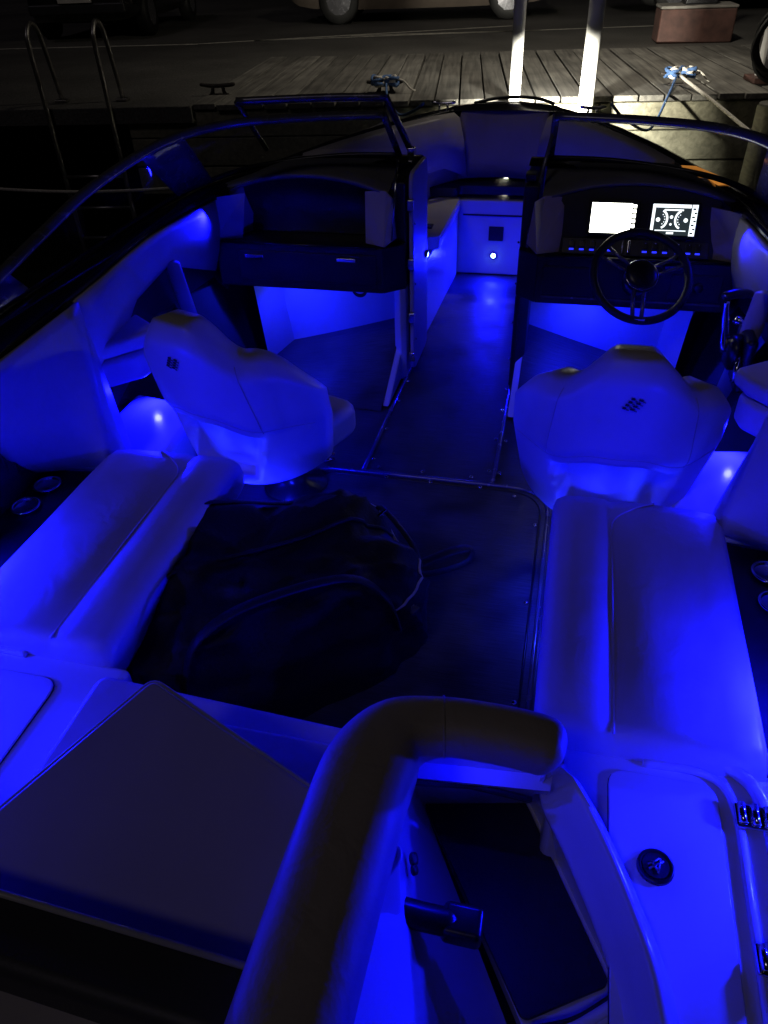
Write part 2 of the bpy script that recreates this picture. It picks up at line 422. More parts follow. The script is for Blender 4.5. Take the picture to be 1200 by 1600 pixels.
def cleat(p, rz, label, wraps=0):
    root = empty('mooring_cleat', p, rz); tag(root, label, 'cleat')
    MB().tube(crom([(-.16, 0, .085), (-.09, 0, .075), (0, 0, .072), (.09, 0, .075), (.16, 0, .085)], 4), [.010] + [.014] * 3 + [.017] * 11 + [.014, .010], 8).build('horn', RUSTY, root, smooth=True)
    for s_ in (-1, 1):
        MB().tube([(s_ * .045, 0, .07), (s_ * .05, 0, .03), (s_ * .06, 0, 0)], [.015, .016, .022], 8).build('leg', RUSTY, root, smooth=True)
    MB().box((0, 0, .004), (.17, .06, .012)).build('base_plate', RUSTY, root, bevel=.003)
    return root
c1 = (-1.20, 7.12); c2 = (1.25, 7.55); c3 = (-2.70, 6.98)
cleat((*c1, DZ), DA, 'iron dock cleat wrapped in blue rope left of the white poles')
cleat((*c2, DZ), DA, 'iron dock cleat wrapped in blue rope right of the white poles')
cleat((*c3, DZ), DA, 'bare iron dock cleat on the boardwalk, without rope')
def wrap(p, rz, label, seed):
    rnd = random.Random(seed)
    root = empty('rope_coil', p, rz); tag(root, label, 'rope', 'ropes wound on dock cleats')
    for nm, mt, ph, sz in (('blue_strand', ROPEB, 0., 1.), ('white_strand', ROPE, 1.2, .8)):
        pts = []
        for i in range(64):
            t = i / 63 * math.pi * 2 * 3.5 + ph
            a = .115 * sz * math.sin(t); b = .052 * sz * math.sin(2 * t + .4 * math.sin(t)) ; z = .082 + .028 * math.cos(t * 1.5 + ph) + .025 * rnd.random() * .6
            pts.append((a, b, z))
        MB().tube(crom(pts, 2), .013, 7).build(nm, mt, root, smooth=True)
    MB().tube(crom([(.09, 0, .10), (.16, -.03, .09), (.22, -.05, .035), (.26, -.03, .014)], 4), .008, 7).build('tail', ROPE, root, smooth=True)
    return root
wrap((*c1, DZ), DA, 'blue and white rope wound on the cleat left of the white poles', 1)
wrap((*c2, DZ), DA + .2, 'blue and white rope wound on the cleat right of the white poles', 2)
def rope(pts, r, mt, label):
    o = MB().tube(crom(pts, 8), r, 7).build('mooring_line', mt, smooth=True); tag(o, label, 'rope'); return o
rope([(1.25, 7.50, .92), (1.47, 6.80, .83), (1.72, 6.0, .72), (2.05, 4.9, .62), (2.5, 3.4, .52)], .013, ROPE, 'pale mooring line running right from the blue-wrapped cleat past the pile')
rope([(1.22, 7.5, .92), (1.13, 6.98, .84), (1.0, 6.5, .70), (.78, 5.7, .90), (.66, 5.28, 1.06)], .010, ROPEB, 'thin dark line dropping from the right cleat to the bow')
rope([(-1.18, 7.08, .92), (-1.08, 6.7, .86), (-.9, 6.3, .82), (-.62, 5.5, .98), (-.50, 5.22, 1.07)], .010, ROPEB, 'thin dark line dropping from the left cleat to the bow')
rope([(-6.2, 5.35, .56), (-3.74, 5.10, .50), (-2.56, 5.20, .50), (-1.75, 5.15, .62), (-1.2, 5.05, .80), (-.68, 5.02, 1.0)], .012, ROPE, 'slack pale rope hanging over the water left of the boat')

# ladder with two grab hoops
def ladder():
    root = empty('dock_ladder', dk(-5.2, 0, DZ)); tag(root, 'steel dock ladder with two tall hooped grab rails at far left', 'ladder')
    o0 = root.location
    xs = ((-3.99, 6.27), (-3.44, 6.36))
    for (x, y) in xs:
        d = dn
        P = lambda b, z: Vector((x, y, 0)) + d * b + Vector((0, 0, z)) - o0
        pts = [P(0, WZ - .3), P(0, DZ), P(0, DZ + .44), P(.03, DZ + .55), P(.11, DZ + .605), P(.20, DZ + .565), P(.245, DZ + .45), P(.33, DZ + .02)]
        MB().tube(crom(pts, 5), .020, 10).build('grab_rail', GALV, root, smooth=True)
        q = P(.33, DZ + .01); MB().box(q, (.10, .10, .02), DA).build('foot_plate', GALV, root, bevel=.004)
    for i in range(5):
        z = DZ - .55 - i * .27
        a = Vector((xs[0][0], xs[0][1], z)) - o0; b = Vector((xs[1][0], xs[1][1], z)) - o0
        MB().tube([a, b], .016, 8).build('rung', GALV, root, smooth=True)
ladder()

# power post with coiled hose at the right edge
def post_hose():
    p = Vector((1.97, 7.72, DZ)); root = empty('hose_post', p, DA); tag(root, 'white square post at the right edge of the boardwalk', 'post')
    MB().box((0, 0, .75), (.17, .17, 1.5)).build('post', SKIN, root, bevel=.012)
    MB().box((0, -.0, .02), (.30, .30, .04)).build('base_plate', REDP, root, bevel=.006)
    MB().tube([(0, -.08, .52), (0, -.20, .54), (0, -.22, .60)], .018, 8).build('hose_hook', GALV, root, smooth=True)
    h = empty('garden_hose', p + dn * -.14 + Vector((-.02, 0, .30)), DA); tag(h, 'thick coil of black hose hung on the white post', 'hose')
    rnd = random.Random(4)
    for i in range(7):
        rx, rz_ = .19 + rnd.uniform(-.02, .03), .25 + rnd.uniform(-.03, .03); dy = -.012 * i + rnd.uniform(-.02, .01); ph = rnd.random() * 6
        pts = [((rx + .012 * math.sin(3 * t + ph)) * math.cos(t), dy + .014 * math.sin(2 * t + ph), rz_ * math.sin(t) + .012 * math.sin(2 * t + ph)) for t in [k * 2 * math.pi / 28 for k in range(28)]]
        MB().tube(pts, .015, 8, closed=True).build('loop', RUB, h, smooth=True)
post_hose()

# concrete block with red sides and black base
def block():
    c = Vector((1.64, 11.05, DZ - .03)); root = empty('concrete_block', c, R(4)); tag(root, 'red-sided concrete block on the quay carrying a black box', 'block')
    MB().box((0, 0, .17), (.84, .50, .34)).build('body', REDP, root, bevel=.02)
    MB().box((0, 0, .355), (.85, .51, .03)).build('top', CONC, root, bevel=.01)
    b = empty('black_box', c + Vector((.03, .02, .37)), R(4)); tag(b, 'small black box standing on the concrete block', 'box')
    MB().box((0, 0, .075), (.36, .28, .15)).build('body', DASH, b, bevel=.02)
    MB().box((0, 0, .165), (.27, .20, .03)).build('lid', DASH, b, bevel=.01)
    MB().lathe([(.05, .18), (.05, 1.2)], (0, 0, 0), 14).build('mast', DASH, b, smooth=True)
block()

# parked cars
def car(name, p, rz, body, label):
    root = empty(name, (p[0], p[1], DZ - .03), rz); tag(root, label, 'car', 'cars parked on the quay')
    Ln, W = 4.4, .88
    secs = [(-2.2, .42, .62, .70), (-2.12, .24, .82, .80), (-1.5, .20, .94, .86), (-.7, .19, .95, .88), (.6, .19, .95, .88), (1.5, .20, .90, .86), (2.08, .24, .74, .80), (2.2, .40, .60, .70)]
    rows = []
    for x, zb, zt, wv in secs:
        rows.append([Vector((x, -wv * .92, zb)), Vector((x, -wv, zb + .14)), Vector((x, -wv, (zb + zt) / 2)), Vector((x, -wv * .95, zt - .04)), Vector((x, -wv * .6, zt)), Vector((x, wv * .6, zt)), Vector((x, wv * .95, zt - .04)), Vector((x, wv, (zb + zt) / 2)), Vector((x, wv, zb + .14)), Vector((x, wv * .92, zb)), Vector((x, 0, zb)), Vector((x, -wv * .92, zb))])
    mb = MB().grid(rows)
    n = 12; mb.f.append(tuple(range(n - 1))); o_ = (len(secs) - 1) * n; mb.f.append(tuple(o_ + i for i in range(n - 1)))
    mb.build('body', body, root, sub=1)
    cab = []
    for x, zt, wv in ((-1.75, .93, .78), (-1.05, 1.38, .60), (-.2, 1.44, .60), (.35, 1.40, .60), (1.15, .93, .78)):
        cab.append([Vector((x, -wv - .04 if zt < 1 else -.80, .90)), Vector((x, -wv, zt)), Vector((x, wv, zt)), Vector((x, wv + .04 if zt < 1 else .80, .90))])
    MB().grid(cab).build('cabin', CARG, root, smooth=True)
    for sx in (-1.35, 1.38):
        for sy in (-.78, .78):
            M = Matrix.Rotation(R(90), 3, 'X')
            wv = MB().lathe([(.20, -.10), (.30, -.10), (.325, -.07), (.325, .07), (.30, .10), (.20, .10)], (sx, sy, .325), 24, M).build('wheel', RUB, root, smooth=True)
            MB().lathe([(.19, -.09), (.20, .09), (.06, .10)], (sx, sy + (.012 if sy > 0 else -.012), .325), 10, M).build('rim', FRAME, wv)
    for sx in (-1, 1):
        MB().box((sx * 2.16, 0, .42), (.10, 1.45, .14)).build('bumper', body if sx < 0 else DASH, root, bevel=.03)
        MB().box((sx * 2.222, 0, .55), (.012, .50, .11)).build('number_plate', PLATE, root, bevel=.003)
        for sy in (-1, 1):
            MB().box((sx * 2.12, sy * .58, .68), (.12, .28, .12)).build('headlight' if sx > 0 else 'tail_light', CARG if sx > 0 else REDP, root, bevel=.03)
    return root
car('parked_car', (-7.4, 13.9), R(-78), CARP, 'black parked car at far left facing the boardwalk')
car('parked_car', (-2.35, 15.0), R(8), CARS, 'brownish parked car side-on behind the white poles')
car('parked_car', (2.9, 15.9), R(8), CARP, 'dark parked car side-on beyond the concrete block')

# ================================================================== BOAT
boat = empty('motor_boat', (0, 0, 0)); tag(boat, 'moored open-bow motor boat with blue-lit cockpit, twin consoles and windscreen', 'boat')
OB = [(-.6, 1.34), (1.0, 1.40), (2.0, 1.43), (3.0, 1.42), (3.6, 1.33), (4.1, 1.11), (4.5, .95), (4.95, .75), (5.33, .54), (5.58, .33), (5.72, .15), (5.78, .02)]
IB = [(-.6, 1.16), (1.0, 1.20), (2.0, 1.25), (3.0, 1.28), (3.55, 1.20), (4.0, 1.01), (4.5, .82), (4.9, .63), (5.2, .46), (5.42, .30), (5.50, .18), (5.54, .02)]
GZ = [(-.6, .84), (1.0, .86), (2.0, .90), (3.0, .93), (3.7, .955), (4.5, .98), (5.3, .99), (5.86, 1.0)]
ob = lambda y: lerp1(OB, y); ib = lambda y: lerp1(IB, y); gz = lambda y: lerp1(GZ, y)
ys = [-.6 + .1 * i for i in range(62)] + [5.6, 5.65, 5.7, 5.74, 5.77, 5.78]
ys = sorted(set([round(y, 3) for y in ys if y <= 5.78]))
for s_ in (-1, 1):
    rows = []
    for y in ys:
        b_ = ob(y); z = gz(y)
        rows.append([Vector((s_ * b_, y, z - .01)), Vector((s_ * (b_ + .012), y, z - .07)), Vector((s_ * b_ * .995, y, z - .12)), Vector((s_ * b_ * .95, y - .02, z * .5)), Vector((s_ * b_ * .86, y - .08, -.1)), Vector((s_ * b_ * .70, y - .2, -.4)), Vector((0, y - .5, -.75))])
    MB().grid(rows).build('hull_side', BLACKGEL, boat, smooth=True)
    rows = []
    for i, y in enumerate(ys):
        yi = min(y, 5.60); t = max(0, (y - 5.2) / .58); yi = y - .24 * t if y > 5.2 else y
        a = ob(y); b_ = ib(yi); z = gz(y)
        rows.append([Vector((s_ * a, y, z - .02)), Vector((s_ * (a - .015), y, z + .004)), Vector((s_ * (a * .6 + b_ * .4), y * .6 + yi * .4, z + .016)), Vector((s_ * (b_ + .012), yi, z + .012)), Vector((s_ * b_, yi, z - .004)), Vector((s_ * b_, yi, z - .03))])
    MB().grid(rows).build('gunwale', BLACKGEL, boat, smooth=True)
    # rub rail
    MB().tube([(s_ * (ob(y) + .014), y, gz(y) - .05) for y in ys], .016, 8).build('rub_rail', TRIM, boat, smooth=True)
    # inner liner below the gunwale (cockpit)
    rows = [[Vector((s_ * (ib(y) + .02), y, gz(y) - .012)), Vector((s_ * (ib(y) + .10), y, gz(y) - .16)), Vector((s_ * (ib(y) + .06), y, .32)), Vector((s_ * (ib(y) - .01), y, -.02))] for y in [.0 + .1 * i for i in range(37)]]
    MB().grid(rows).build('side_liner', DASH, boat, smooth=True)
    # bow liner
    by = [3.6, 3.8, 4.0, 4.2, 4.4, 4.6, 4.8, 5.0, 5.2, 5.32, 5.40]
    rows = [[Vector((s_ * (ib(y) - .005), y, gz(y) - .015)), Vector((s_ * (ib(y) - .02), y, .78)), Vector((s_ * (ib(y) - .06), y, .52)), Vector((s_ * (ib(y) - .10), y, .0))] for y in by]
    MB().grid(rows).build('bow_liner', VINYL, boat, smooth=True)

# floor
mb = MB(); mb.plan([(-1.27, .1), (1.27, .1), (1.27, 3.9), (.6, 5.25), (-.6, 5.25), (-1.27, 3.9)], -.05, -.008)
mb.build('floor', FLOOR, boat)
walk = MB(); walk.plan([(-.282, 2.665), (.292, 2.665), (.288, 5.19), (-.27, 5.19)], -.007, .0); wk = walk.build('walkway_panel', FLOOR, boat, bevel=.002, seg=1)
hp = rpoly([(-.56, 1.2), (.545, 1.2), (.545, 2.645), (-.56, 2.645)], .17, 8)
mb = MB(); mb.plan(hp, -.007, .004); hatch = mb.build('floor_hatch', FLOOR, boat, bevel=.002, seg=1)
MB().tube([(x, y, .006) for x, y in hp], .0085, 8, closed=True).build('hatch_trim', FRAME, hatch, smooth=True)
hp2 = rpoly([(-.53, 1.23), (.515, 1.23), (.515, 2.615), (-.53, 2.615)], .15, 8)
MB().tube([(x, y, .004) for x, y in hp2], .005, 6, closed=True).build('hatch_seal', TRIM, hatch, smooth=True)
for nm, pts in (('trim_strip', [(-.285, 2.66, .004), (-.28, 3.7, .004)]), ('trim_strip', [(.297, 2.66, .004), (.288, 3.66, .004)]), ('trim_strip', [(-.285, 2.655, .004), (.297, 2.655, .004)])):
    MB().tube(pts, .010, 8, flat=.6).build(nm, FRAME, wk, smooth=True)
def screw(x, y, z=.005, par=None):
    return MB().lathe([(.010, 0), (.009, .004), (.004, .006)], (x, y, z), 8).build('screw', CHROME, par or wk, smooth=True)
for y in (2.75, 3.02, 3.3, 3.52):
    screw(-.262, y); screw(.272, y); screw(.318, y, .0)
for x in (-.22, -.02, .2): screw(x, 2.69); screw(x + .05, 2.62, .006, hatch)
for (x, y) in ((.50, 2.40), (.50, 1.95), (.50, 1.5), (.40, 2.58), (-.45, 2.55)): screw(x, y, .006, hatch)

# ---------------------------------------------------------------- courtesy lights
def led(loc, aim, power, vis=True, size=.03, spread=170., nm='courtesy_light'):
    loc = Vector(loc); d = (Vector(aim) - loc).normalized()
    M = d.to_track_quat('Z', 'Y').to_matrix()
    if vis:
        f_ = MB().lathe([(.022, -.012), (.024, -.004), (.021, .0), (.013, .001)], loc, 16, M).build(nm, CHROME, boat, smooth=True)
        MB().lathe([(.016, 0), (.014, .005), (.005, .008)], loc, 14, M).build('lens', LENS, f_, smooth=True)
    l_ = lamp('blue_lamp', loc + d * .008, aim, power, size, BLUE, boat, spread)
    return l_

# ---------------------------------------------------------------- benches
def bench(s_):
    MB().plan([(s_ * .60, .95), (s_ * 1.26, .95), (s_ * 1.30, 2.04), (s_ * .60, 1.98)], 0, .355).build('bench_base', GEL, boat, bevel=.02)
    root = empty('bench_cushion', (0, 0, 0))
    side = 'starboard' if s_ > 0 else 'port'
    tag(root, ('grey vinyl side bench cushion at right, behind the steering-wheel seat' if s_ > 0 else 'grey vinyl side bench cushion at left, beside the black bag'), 'cushion', 'side bench cushions')
    # cross-section loft: inner roll, groove, flat seat
    prof = [(.572, .30), (.556, .36), (.549, .41), (.557, .440), (.580, .455), (.62, .461), (.67, .462), (.706, .460), (.721, .4525), (.735, .452), (.752, .457), (.85, .459), (.98, .454), (1.045, .444), (1.068, .425), (1.075, .38), (1.07, .34)]
    rows = []
    for y, sc, dz in ((1.085, .93, -.05), (1.10, .985, -.012), (1.14, 1., 0), (1.3, 1., .002), (1.55, 1., .0), (1.8, 1., .002), (1.96, 1., 0), (2.015, .99, -.01), (2.04, .96, -.04)):
        rows.append([Vector((s_ * (.8 + (x - .8) * sc), y - .05 * max(0, (x - .8)) * 0, (z if z < .36 else z + dz))) for x, z in prof])
    mb = MB().grid(rows)
    n = len(prof); mb.f.append(tuple(range(n))); o_ = (len(rows) - 1) * n; mb.f.append(tuple(o_ + i for i in range(n)))
    mb.build('seat_pad', VINYL, root, smooth=True)
    # groove welt: runs along then turns outboard at the front
    w_ = crom([(s_ * .729, 1.11, .450), (s_ * .729, 1.5, .453), (s_ * .729, 1.80, .453), (s_ * .735, 1.90, .455), (s_ * .79, 1.965, .458), (s_ * .86, 2.015, .452)], 6)
    MB().tube(w_, .0035, 8).build('welt', VINYL, root, smooth=True)
    # tray with cup holders outboard
    t = MB(); t.plan([(s_ * 1.075, 1.13), (s_ * 1.33, 1.13), (s_ * 1.33, 1.93), (s_ * 1.075, 1.96)], .33, .372); tr = t.build('side_tray', TRIM, boat, bevel=.006)
    for i in range(9):
        yy = 1.90 - i * .045
        MB().box((s_ * 1.318, yy, .50), (.012, .016, .22)).build('rib', TRIM, tr, bevel=.004, seg=2)
    MB().tube([(s_ * 1.08, 1.965, .385), (s_ * 1.33, 1.94, .385)], .012, 8).build('tray_edge', GEL, tr, smooth=True)
    for yy in (1.83, 1.70):
        c = MB().lathe([(.046, 0.002), (.050, .006), (.050, .012), (.043, .014), (.041, .010), (.040, -.05)], (s_ * (1.235 if s_ < 0 else 1.19), yy, .373), 28).build('cup_holder', CHROME, tr, smooth=True)
    # padded quarter panel rising from the bench front to the gunwale
    g = lambda a, b, c, d, u, v: (Vector(a) * (1 - u) + Vector(b) * u) * (1 - v) + (Vector(d) * (1 - u) + Vector(c) * u) * v
    A = (s_ * 1.36, 1.88, .40); B = (s_ * 1.055, 1.98, .40); Cc = (s_ * 1.225, 2.26, .892); Dd = (s_ * 1.225, 1.55, .872)
    rows = []
    N = 12
    for i in range(N + 1):
        v = i / N; row = []
        for j in range(N + 1):
            u = j / N; p = g(A, B, Cc, Dd, u, v)
            bu = (16 * u * (1 - u) * v * (1 - v)) ** .6 * .028
            row.append(p + Vector((-s_ * .6, -.75, .1)) * bu)
        rows.append(row)
    MB().grid(rows).build('quarter_pad', VINYL, boat, smooth=True, solid=-.03 * s_ if False else .02)
    # its forward return face
    E1 = (s_ * 1.06, 2.0, .30); E2 = (s_ * 1.055, 2.12, .38)
    rows = []
    for i in range(9):
        v = i / 8; a = Vector(B) * (1 - v) + Vector(Cc) * v; b_ = Vector((s_ * 1.075, 2.15, .36)) * (1 - v) + Vector((s_ * 1.25, 2.31, .89)) * v
        c_ = Vector((s_ * 1.28, 2.16, .36)) * (1 - v) + Vector((s_ * 1.30, 2.33, .88)) * v
        rows.append([a, a.lerp(b_, .35) + Vector((-s_ * .012, 0, 0)), b_, c_])
    MB().grid(rows).build('quarter_pad_edge', VINYL, boat, smooth=True)
    # forward coaming pad with lower cut-out (lit panel)
    poly = [(2.29, .52), (2.42, .55), (2.62, .60), (2.78, .70), (3.10, .745), (3.26, .70), (3.36, .60), (3.47, .585), (3.47, .925), (3.0, .915), (2.6, .90), (2.29, .885)]
    rows = []
    top = [(2.29, .885), (2.5, .893), (2.7, .905), (2.9, .912), (3.1, .918), (3.3, .922), (3.47, .925)]
    bot = [(2.29, .52), (2.42, .55), (2.62, .60), (2.78, .70), (3.10, .745), (3.30, .66), (3.47, .59)]
    for (ya, za), (yb, zb) in zip(top, bot):
        row = []
        for k in range(7):
            t_ = k / 6; y = ya + (yb - ya) * t_; z = za + (zb - za) * t_
            xx = ib(y) + .004 + .055 * math.sin(t_ * math.pi * .5) - .035 * math.sin(t_ * math.pi)
            row.append(Vector((s_ * xx, y, z)))
        rows.append(row)
    MB().grid(rows).build('coaming_pad', VINYL, boat, smooth=True, solid=.025)
    # strut down the pocket + dark pocket
    MB().tube([(s_ * 1.285, 3.10, .75), (s_ * 1.27, 3.16, .45), (s_ * 1.25, 3.2, .2)], [.05, .045, .05], 10, flat=.4).build('pocket_strut', VINYL, boat, smooth=True)
    # arm pad
    pd = MB(); pd.prism([(s_ * 1.30, 2.36, .655), (s_ * 1.16, 2.52, .665), (s_ * 1.13, 2.62, .655), (s_ * 1.30, 2.74, .66)], (0, 0, -.07)); pd.prism([(s_ * 1.30, 2.36, .585), (s_ * 1.17, 2.50, .585), (s_ * 1.155, 2.58, .585), (s_ * 1.30, 2.70, .585)], (0, 0, -.12))
    pd.build('arm_pad', VINYL, boat, bevel=.025, seg=4)
    # ledge box beside the seat that catches the courtesy light
    MB().plan([(s_ * .92, 2.06), (s_ * 1.30, 2.06), (s_ * 1.30, 2.60), (s_ * 1.06, 2.56), (s_ * .95, 2.40)], 0, .34).build('side_ledge', GEL, boat, bevel=.03, seg=4)
    return root
bench(-1); bench(1)

# ---------------------------------------------------------------- captain seats
def seat(p, rz, label):
    root = empty('captain_seat', (p[0], p[1], 0), rz); tag(root, label, 'seat', 'captain seats')
    MB().lathe([(.13, 0), (.13, .012), (.06, .03), (.05, .06), (.05, .22), (.10, .25), (.16, .26)], (0, .10, 0), 24).build('pedestal', TRIM, root, smooth=True)
    MB().plan(rpoly([(-.22, -.16), (.22, -.16), (.25, .26), (-.25, .26)], .09), .27, .41).build('seat_cushion', VINYL, root, bevel=.04, seg=4)
    NU, NV = 64, 44
    def zt(u):
        a = abs(u)
        t = min(1, max(0, (a - .12) / .36)); t = t * t * (3 - 2 * t)
        z = .957 - .128 * t - .012 * (a / .3) ** 2 * (1 - t)
        if a > .50: z -= .19 * ((a - .50) / .50) ** 1.8
        return z
    def zb(u): return .24 + .10 * abs(u) ** 3
    def xw(u, v):
        return u * (.232 + .050 * min(1, max(0, v / .62)) ** .9)
    def pt(u, v, off):
        z = zb(u) + (zt(u) - zb(u)) * v
        a = abs(u)
        y = -.225 - .10 * max(0, min(1, (z - .25) / .7)) + .30 * (1 - math.cos(a * R(80))) + .03 * (1 - v) ** 2
        # thickness with rounded rim
        rim = min(1, min((1 - a) / .16, (1 - v) / .12, v / .08)); rim = math.sin(max(0, rim) * math.pi / 2)
        th = .035 + .045 * rim
        if off > 0: th += .03 * a ** 4
        if off < 0:
            # recessed trapezoid pocket on the back
            c_ = .46 - .14 * max(0, (.46 - v)) / .4
            if .10 < v < .46:
                e = min((c_ - a) / .05, (v - .10) / .03, (.46 - v) / .025)
                e = max(0, min(1, e)); th -= .060 * e * e * (3 - 2 * e)
            if v > .5:
                th += .012 * max(0, 1 - (a / .62) ** 6) * min(1, (v - .5) / .05)
        al = u * R(80)
        return Vector((xw(1, v) * math.sin(al) / math.sin(R(80)) + off * -math.sin(al) * th, y + off * math.cos(al) * th, z))
    mb = MB()
    for off in (-1, 1):
        mb.grid([[pt(-1 + 2 * j / NU, i / NV, off) for j in range(NU + 1)] for i in range(NV + 1)])
    n = NU + 1; h = n * (NV + 1)
    for i in range(NV):
        for j in (0, NU):
            mb.f.append((i * n + j, (i + 1) * n + j, h + (i + 1) * n + j, h + i * n + j))
    for j in range(NU):
        for i in (0, NV):
            mb.f.append((i * n + j, i * n + j + 1, h + i * n + j + 1, h + i * n + j))
    mb.build('backrest', VINYL, root, smooth=True)
    # seam piping along the top edge
    MB().tube([pt(-.97 + 1.94 * j / 60, .985, 0) + Vector((0, -.02, .004)) for j in range(61)], .005, 6).build('piping', PIPE, root, smooth=True)
    for sg in (-1, 1):
        MB().tube([pt(sg * (.40 + .06 * (1 - k / 16)), .50 + .46 * k / 16, -1) + Vector((0, -.0005, 0)) for k in range(17)], .0016, 5).build('seam', VINYL2, root, smooth=True)
    MB().tube([pt(-.80 + 1.6 * k / 40, .50 + .05 * abs(-1 + k / 20) ** 2, -1) + Vector((0, -.0005, 0)) for k in range(41)], .0016, 5).build('seam', VINYL2, root, smooth=True)
    # emblem: two slanted columns of four small comb marks
    for q in (0, 1):
        for k in range(4):
            u = -.026 + .043 * q + .0125 * k; v = .795 + .0155 * k - .004 * q
            c = pt(u, v, -1) + Vector((0, -.002, 0))
            wd_, h_ = (.0062, .0042) if q == 0 else (.0072, .0036)
            e = MB(); e.prism([c + Vector((-wd_, 0, -h_ * .4)), c + Vector((wd_ * .6, 0, -h_)), c + Vector((wd_, 0, h_ * .4)), c + Vector((-wd_ * .6, 0, h_))], (0, -.003, 0)); e.build('emblem_mark', TRIM, root)
            c = c + Vector((.0095, 0, -.0045))
            e = MB(); e.prism([c + Vector((-.004, 0, -.0015)), c + Vector((.004, 0, -.003)), c + Vector((.004, 0, .0)), c + Vector((-.004, 0, .0015))], (0, -.003, 0)); e.build('emblem_tooth', FRAME, root)
    return root
seat((.725, 2.37), R(0), 'grey captain seat behind the steering wheel, seen from behind')
ps_ = seat((-.590, 2.40), R(-19), 'grey captain seat at left turned slightly towards the walkway'); ps_.scale = (1.07, 1.07, 1.0)

